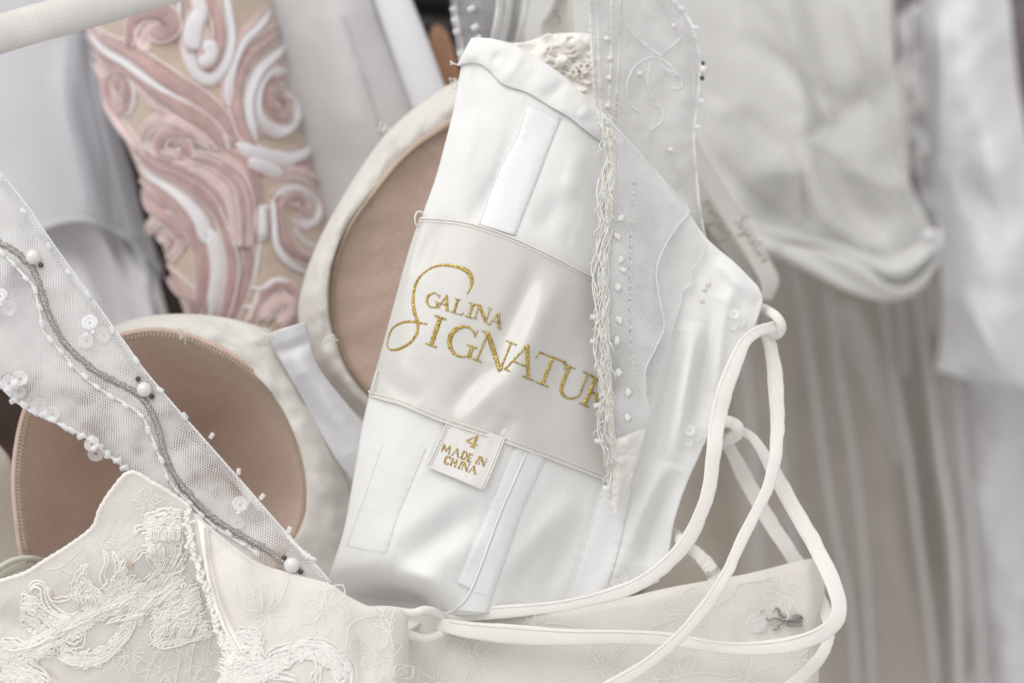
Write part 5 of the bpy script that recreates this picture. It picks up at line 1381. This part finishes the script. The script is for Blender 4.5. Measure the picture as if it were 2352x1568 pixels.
# short comb stitches of the guipure near the fold
for (cx, cy, wd, ht, n, a) in ((1090, 590, 200, 90, 24, 1.5), (1100, 700, 200, 70, 22, 1.6), (1130, 780, 180, 120, 20, 1.1), (1000, 920, 200, 80, 22, 0.9), (1080, 1010, 240, 120, 26, 0.8), (720, 1080, 260, 60, 22, 0.6), (480, 1200, 260, 70, 22, 0.5), (300, 1290, 240, 60, 20, 0.5), (1180, 1230, 200, 70, 18, 1.2), (600, 1020, 160, 60, 16, 1.9), (880, 1130, 80, 160, 14, 0.2)):
    cb_ = Bag()
    for i in range(n):
        t = i / (n - 1) - .5
        x, y = cx + wd * t, cy + rng.randn() * 6 - wd * t * 0.25 * (a < 1.2) * 1.6
        l = ht * (0.35 + 0.2 * rng.rand())
        P = CL([(x - l * math.cos(a), y + l * math.sin(a)), (x + 4 * rng.randn(), y), (x + l * math.cos(a), y - l * math.sin(a))])
        cb_.cord(P, 0.16 + 0.08 * rng.rand(), 0.9, 5, 8, None, P1(0.6 + 0.4 * rng.rand()))
    cb_.build("comb_stitch", G_, p1, kind="stuff")
# fine cord outlines of the chantilly ground
chantilly(p1, D_p1, [(80, 1400, 34, 5, .3), (172, 1318, 36, 5, .9), (276, 1262, 36, 5, .2), (338, 1160, 36, 5, .6), (380, 1540, 60, 6, .1), (470, 1530, 50, 5, .4), (300, 1500, 40, 5, .8)],
          [CL(q_) for q_ in ([(820, 1340), (830, 1450), (880, 1560)], [(1160, 1320), (1190, 1400), (1160, 1568)], [(1290, 1290), (1270, 1400), (1250, 1568)], [(1390, 1270), (1370, 1420), (1340, 1568)], [(1060, 1340), (1000, 1450), (960, 1568)], [(300, 820), (400, 800), (480, 740), (560, 660)])])

# second panel folded in front of it
def D_p2(x, y):
    x, y = np.asarray(x, float), np.asarray(y, float)
    d = -6 - 0.036 * (y - 1240) + 9 * np.clip((x - 780) / 170, 0, 1) ** 2 + 0.8 * noise2(x, y, 80, 121, 2)
    d = d + 0.16 * noise2(x, y * 0.22, 11, 201, 2) + 0.25 * noise2(x, y * 0.5, 34, 202, 2)
    return d + ridge(x, y, [(478, 1215), (484, 1300), (500, 1370), (530, 1440), (552, 1490)], 10, 2.6) + ridge(x, y, [(520, 1260), (560, 1330), (590, 1420)], 40, -2.0) + ridge(x, y, [(800, 1380), (830, 1460), (840, 1600)], 26, 2) + ridge(x, y, [(890, 1400), (905, 1480), (905, 1600)], 22, -2)


P2T = [(424, 1172), (452, 1180), (480, 1206), (540, 1256), (600, 1294), (670, 1316), (756, 1340), (800, 1368), (845, 1390), (880, 1390), (915, 1394), (932, 1408), (938, 1430)]
P2R = [(938, 1430), (938, 1490), (936, 1560), (938, 1700)]
P2L = [(424, 1172), (436, 1250), (456, 1320), (484, 1400), (494, 1450), (524, 1520), (545, 1600), (560, 1700)]
p2 = sheet("front_panel", P2T, P2R, [(560, 1700), (938, 1700)], P2L, lambda x, y, u, v: D_p2(x, y) + 2.4 * np.exp(-(u / 0.03) ** 2) + 4 * np.exp(-((1 - u) / 0.03) ** 2) + 2 * np.exp(-(v / 0.03) ** 2), M_LACEBASE, dress, 170, 130, thick=1.4)
sheet("lace_overlay", P2T, P2R, [(560, 1700), (938, 1700)], P2L, lambda x, y, u, v: D_p2(x, y) - 0.4 + 2.4 * np.exp(-(u / 0.03) ** 2) + 4 * np.exp(-((1 - u) / 0.03) ** 2) + 2 * np.exp(-(v / 0.03) ** 2), M_LACENET, p2, 170, 130, ang=8, thick=0)
C6 = lambda p: crop(400, 1300, 650, p)
P2 = lambda lift: (lambda x, y: D_p2(x, y) - lift)
CHANT2 = ([(610, 1405, 58, 5, .8), (745, 1395, 52, 5, .2), (860, 1500, 52, 5, 1.0), (880, 1420, 30, 5, .1), (905, 1560, 40, 5, .6)],
          [[(662, 1322), (656, 1350), (642, 1382), (624, 1400)], [(757, 1358), (742, 1378), (738, 1405), (722, 1428), (690, 1432)], [(798, 1480), (802, 1440), (830, 1420), (870, 1412)], [(906, 1400), (896, 1440), (904, 1490)], [(590, 1330), (600, 1360), (604, 1390)], [(826, 1520), (850, 1530), (890, 1515)], [(538, 1340), (548, 1380), (560, 1400)]])
for pts, n, r in [([(1260, 1190), (1430, 1165), (1580, 1215), (1700, 1310), (1780, 1440), (1800, 1640)], 4, .6), ([(640, 1530), (760, 1435), (900, 1400), (1050, 1390), (1220, 1375)], 4, .6), ([(980, 1320), (1090, 1230), (1260, 1185)], 3, .6),
                  ([(1225, 1230), (1205, 1330), (1180, 1400)], 2, .55), ([(1470, 1600), (1470, 1420), (1540, 1350), (1620, 1440), (1660, 1600)], 3, .55), ([(700, 1180), (720, 1270), (800, 1330), (900, 1360)], 3, .55), ([(950, 1120), (940, 1220), (960, 1320)], 3, .55),
                  ([(820, 1060), (900, 1070), (930, 1120), (880, 1160), (810, 1140), (800, 1090)], 3, .5), ([(1340, 1260), (1440, 1300), (1460, 1400), (1400, 1560)], 3, .55), ([(700, 1560), (900, 1480), (1100, 1480), (1280, 1520)], 4, .55), ([(560, 1330), (650, 1380), (760, 1400)], 3, .55), ([(1020, 1330), (1120, 1310), (1210, 1330)], 2, .5)]:
    band(p2, C6(pts), max(2, n - 1), 9.0, r * 0.62, M_LACEWHITE, D_p2, 0.45, (0.35, 1.0, 1), wob=3.0)
for A, B in (([(620, 1500), (800, 1380), (1000, 1330), (1240, 1180), (1480, 1165), (1700, 1290), (1800, 1460)], [(640, 1660), (860, 1540), (1060, 1480), (1250, 1360), (1400, 1330), (1560, 1400), (1680, 1600)]),
             ([(560, 1130), (760, 1060), (940, 1080)], [(620, 1400), (800, 1380), (980, 1340)])):
    strip("guipure_ground", C6(A), C6(B), lambda x, y, u, v: D_p2(x, y) - 0.42 - knots(x, y), M_LACEWHITE, p2, int(plen(C6(A)) / 2.6), 36, thick=0)
chantilly(p2, D_p2, *CHANT2)
for A, B, n in (([(620, 1500), (800, 1380), (1000, 1330), (1240, 1180), (1480, 1165), (1700, 1290), (1800, 1460)], [(640, 1660), (860, 1540), (1060, 1480), (1250, 1360), (1400, 1330), (1560, 1400), (1680, 1600)], 520),
                ([(560, 1130), (760, 1060), (940, 1080)], [(620, 1400), (800, 1380), (980, 1340)], 220), ([(560, 1380), (760, 1480), (1000, 1560)], [(560, 1600), (760, 1620), (1000, 1660)], 200)):
    tangle(p2, C6(A), C6(B), D_p2, M_LACEWHITE, n)
# frilled fold edge of the second panel
for i, p in enumerate(cr(P2L[:7], 120)):
    a = rng.rand() * 6.28
    x, y = p[0] + 14 * rng.rand() - 2, p[1]
    L = [(x - 5 * math.cos(a), y - 6 * math.sin(a)), (x + 4 * rng.randn(), y + 3 * rng.randn()), (x + 6 * math.cos(a + .8), y + 7 * math.sin(a + .8))]
    tube("frill_loop", L, 0.28 + 0.2 * rng.rand(), M_LACEWHITE, p2, 0.7, 6, 12, (0.2, 1.2, 0), lambda x, y: D_p2(x, y) - 0.2 - 0.5 * rng.rand())
strip("seam_roll", [(452, 1190), (466, 1280), (484, 1370), (510, 1440), (548, 1500)], [(480, 1210), (488, 1300), (506, 1376), (536, 1446), (562, 1500)], lambda x, y, u, v: D_p2(x, y) - 0.3 - 0.8 * np.sin(np.pi * u), M_LACEBASE, p2, 50, 10, thick=0.4)
stitches(p2, [(470, 1210), (480, 1300), (496, 1370), (520, 1440), (552, 1496)], 8, 6, 0.18, 0.3, lambda x, y: D_p2(x, y) - 1.1, mat=M_FRAYC)

# ------------------------------------------------------------------ lower right: lace modesty panel with the hook
def D_p3(x, y):
    x, y = np.asarray(x, float), np.asarray(y, float)
    return 15 - 0.022 * (y - 1330) + -0.008 * np.abs(x - 1900) + 5 + 0.9 * noise2(x, y, 110, 131, 2) + 0.12 * noise2(x, y * 0.3, 11, 205, 2) + 0.2 * noise2(x, y, 36, 206, 2) + 10 * np.clip((x - 1850) / 50, 0, 2) ** 2 + ridge(x, y, [(1780, 1380), (1840, 1400), (1890, 1440)], 50, -1.2)


P3T = [(860, 1392), (960, 1396), (1020, 1404), (1200, 1405), (1400, 1378), (1540, 1348), (1640, 1330), (1720, 1316), (1800, 1296), (1850, 1284), (1880, 1280)]
P3R = [(1880, 1280), (1890, 1310), (1894, 1360), (1886, 1430), (1882, 1500), (1880, 1560), (1870, 1720)]
p3 = sheet("modesty_panel", P3T, P3R, [(860, 1720), (1870, 1720)], [(860, 1392), (860, 1720)], lambda x, y, u, v: D_p3(x, y) + 2.5 * np.exp(-((1 - u) / 0.012) ** 2) + 2.0 * np.exp(-(v / 0.03) ** 2), M_LACEBASE, dress, 260, 90, thick=1.2)
sheet("lace_overlay", P3T, P3R, [(860, 1720), (1870, 1720)], [(860, 1392), (860, 1720)], lambda x, y, u, v: D_p3(x, y) - 0.4 + 2.5 * np.exp(-((1 - u) / 0.012) ** 2) + 2.0 * np.exp(-(v / 0.03) ** 2), M_LACENET, p3, 260, 90, ang=14, thick=0)
P3 = lambda lift: (lambda x, y: D_p3(x, y) - lift)
C9 = lambda p: crop(1692, 1128, 900, p)
C8b = lambda p: crop(850, 1128, 900, p)
chantilly(p3, D_p3, [(1385, 1535, 62, 7, .3), (1585, 1405, 52, 5, .9), (1796, 1362, 38, 5, .2), (1090, 1515, 66, 6, .1), (1715, 1560, 66, 6, .5), (1225, 1440, 40, 5, 1.0), (1826, 1512, 36, 5, .4), (1000, 1560, 50, 5, .7), (1560, 1560, 50, 5, .1)],
          [[(1420, 1500), (1480, 1450), (1540, 1425), (1580, 1410)], [(1620, 1400), (1680, 1370), (1700, 1340), (1790, 1330)], [(1130, 1490), (1190, 1470), (1220, 1445)], [(1440, 1545), (1520, 1560), (1600, 1545), (1680, 1552)], [(1670, 1400), (1690, 1460), (1720, 1500)], [(1250, 1430), (1320, 1440), (1370, 1500)], [(1820, 1380), (1850, 1440), (1845, 1480)], [(1300, 1560), (1200, 1545), (1130, 1530)]])

# steel hook, a bent wire figure, sewn on beside a sequin flower
hk = thing("hook_tmp", "x", "y") if False else None
hw = Bag()
HK = lambda p, up_: [(a, b, float(D_p3(a, b)) - 1.0 - up_) for a, b in C9(p)]
hw.cord(HK([(705, 1070), (730, 1080), (735, 1110), (770, 1130), (840, 1120), (880, 1130), (885, 1150)], .3), 0.32, 1, 8, 40)
hw.cord(HK([(650, 1155), (700, 1140), (760, 1150), (800, 1135), (870, 1130)], .6), 0.32, 1, 8, 30)
hw.cord(HK([(690, 1215), (720, 1205), (730, 1180), (760, 1160), (790, 1160), (880, 1165)], .3), 0.32, 1, 8, 40)
hw.cord(HK([(880, 1165), (820, 1150), (785, 1150), (785, 1180), (820, 1188), (880, 1185)], 1.6), 0.32, 1, 8, 40)
hw.cord(HK([(880, 1150), (820, 1140), (790, 1150)], 1.5), 0.32, 1, 8, 20)
hw.build("hook", M_STEEL, p3)
tube("sewing_thread", HK([(785, 1100), (795, 1120), (790, 1150)], 1.3), 0.3, M_FRAY, p3, 1, 6, 12)
fx, fy = C9([(600, 1170)])[0]
for k in range(3):
    bead_at("sequin", ME_SEQ, fx + (k - 1) * 7, fy + (k % 2) * 5, D_p3, p3, 0.9 + 0.5 * k, (0.2 * k, 0, 0.15 * k), 1.15 - 0.25 * k)
for (x, y) in C9([(620, 1080), (600, 1100), (690, 1080), (680, 1170), (640, 1130)]):
    bead_at("seed_bead", ME_SEED, x, y, D_p3, p3, 0.7, None, 0.5)

# clear sequin marks on the lining wing
for x, y, n in ((1690, 735, 4), (1588, 1002, 3), (1420, 1325, 2)):
    for k in range(n):
        a = k * 2.2
        bead_at("sequin", ME_SEQ, x + 12 * math.cos(a), y + 14 * math.sin(a), D_lin, lining, 0.5 + 0.2 * k, (0.3 * math.sin(a), 0, 0.3 * math.cos(a)), 0.6)
for x, y in ((1626, 652), (1612, 690), (1618, 664)):
    bead_at("lace_stitch", shared("lace_stitch", pv3, pf3, M_FRAYC), x, y, D_lin, lining, 0.1, None, 0.9)

# ------------------------------------------------------------------ button loops and the lacing cord
lp = lambda pts, r, nm="lace_loop": tube(nm, pts, r, M_CORD, dress, 0.8, 10, 40, rounded=False)
lp([(905, 1402, -2), (945, 1408, 0), (978, 1400, 2), (1008, 1410, 6), (1030, 1432, 9), (1010, 1456, 6), (975, 1466, 3), (930, 1452, 0), (900, 1446, 2)], 1.15)
lp([(1700, 716, 34), (1745, 708, 26), (1764, 714, 20), (1784, 728, 16), (1795, 750, 16), (1785, 768, 19), (1762, 766, 24), (1740, 756, 30), (1700, 744, 36)], 1.3)
lp([(1610, 985, 30), (1640, 970, 24), (1672, 968, 17), (1694, 980, 14), (1690, 1000, 18), (1660, 1010, 26), (1620, 1005, 32)], 1.6)
lp([(1510, 1226, 36), (1546, 1224, 26), (1562, 1240, 20), (1570, 1258, 24), (1556, 1270, 30), (1510, 1262, 38)], 1.5)

cord = thing("corset_lace", "ivory satin lacing cord looped through the loops of the dress back", "cord")


def cordseg(pts, wid, flat=0.17, seam=True):
    wid = [q_ * 0.78 for q_ in wid]
    P = cr(pts, 120)
    t = np.linspace(0, 1, 120)
    w = np.interp(t, np.linspace(0, 1, len(wid)), wid) / 2 * KMM
    n1 = np.array([noise2(np.array(s * 900.0), np.array(0.0), 60, 141) for s in t])
    n2 = np.array([noise2(np.array(s * 900.0), np.array(30.0), 16, 143) for s in t])
    P[:, 0] += 1.6 * n2
    P[:, 2] += 0.5 * n1
    th = np.radians(26) * np.array([noise2(np.array(s * 900.0), np.array(77.0), 150, 147, 2) for s in t])
    V, F, uv = sweep(W(P), w * (1 + 0.09 * n1 + 0.04 * n2), flat, 16, up=np.stack([np.sin(th), -np.cos(th), 0.5 * np.sin(th)], 1))
    o = mesh("cord", V, F, M_CORD, cord, uv)
    if seam:
        T = np.gradient(P[:, :2], axis=0)
        T /= np.linalg.norm(T, axis=1)[:, None]
        S = np.stack([T[:, 1], -T[:, 0]], 1) * seam
        Q = P.copy()
        Q[:, :2] += S * (w / KMM * 0.66)[:, None]
        Q[:, 2] -= w * flat * 0.72
        tube("cord_seam", [tuple(a) for a in Q[::3]], 0.26, M_CORD, o, 0.7, 6, 120, rounded=False)
    return o


cordseg([(1792, 745, 17), (1770, 752, 15), (1738, 762, 13), (1708, 790, 11), (1685, 842, 9), (1664, 900, 8), (1650, 960, 8), (1640, 1030, 6), (1630, 1110, 5), (1614, 1170, 4), (1584, 1232, 3), (1540, 1286, 2), (1470, 1338, 2), (1390, 1368, 3), (1290, 1390, 4), (1180, 1402, 5), (1080, 1410, 6), (1010, 1420, 8)],
        [30, 34, 42, 50, 50, 46, 44, 44, 44, 44, 44, 40, 36, 34, 36, 40, 40, 36], seam=-1)
cordseg([(1745, 748, 22), (1762, 772, 22), (1776, 830, 21), (1783, 900, 19), (1786, 970, 17), (1782, 1040, 12), (1766, 1110, 7), (1740, 1170, 3), (1706, 1234, -1), (1672, 1310, -4), (1622, 1390, -6), (1556, 1466, -8), (1480, 1528, -10), (1400, 1575, -12), (1330, 1610, -13)],
        [34, 44, 46, 42, 38, 36, 34, 34, 36, 36, 36, 36, 38, 40], seam=-1)
cordseg([(1672, 1010, 31), (1682, 990, 24), (1706, 990, 22), (1736, 1014, 20), (1766, 1062, 19), (1800, 1124, 18), (1838, 1192, 16), (1876, 1258, 12), (1908, 1326, 7), (1926, 1380, 4), (1920, 1424, 1), (1880, 1458, -1), (1810, 1480, -1), (1720, 1488, 1), (1640, 1484, 3), (1540, 1468, 4), (1430, 1462, 4), (1300, 1462, 3), (1180, 1456, 3), (1080, 1446, 4), (1005, 1432, 6)],
        [22, 28, 40, 46, 48, 48, 50, 50, 48, 46, 40, 36, 38, 40, 44, 46, 50, 56, 58, 50, 36], seam=-1)
cordseg([(1650, 1004, 33), (1676, 1030, 32), (1700, 1076, 32), (1734, 1138, 31), (1772, 1204, 30), (1812, 1264, 29), (1850, 1320, 28), (1880, 1368, 28), (1900, 1414, 20), (1904, 1456, 14), (1890, 1500, 10), (1850, 1545, 6), (1800, 1585, 2), (1740, 1620, 0)],
        [30, 42, 46, 48, 48, 48, 44, 40, 38, 38, 38, 36, 36], seam=False)
cordseg([(1545, 1246, 30), (1572, 1252, 27), (1600, 1270, 25), (1628, 1300, 24), (1650, 1340, 24), (1665, 1380, 25)], [22, 36, 44, 46, 46], seam=False)
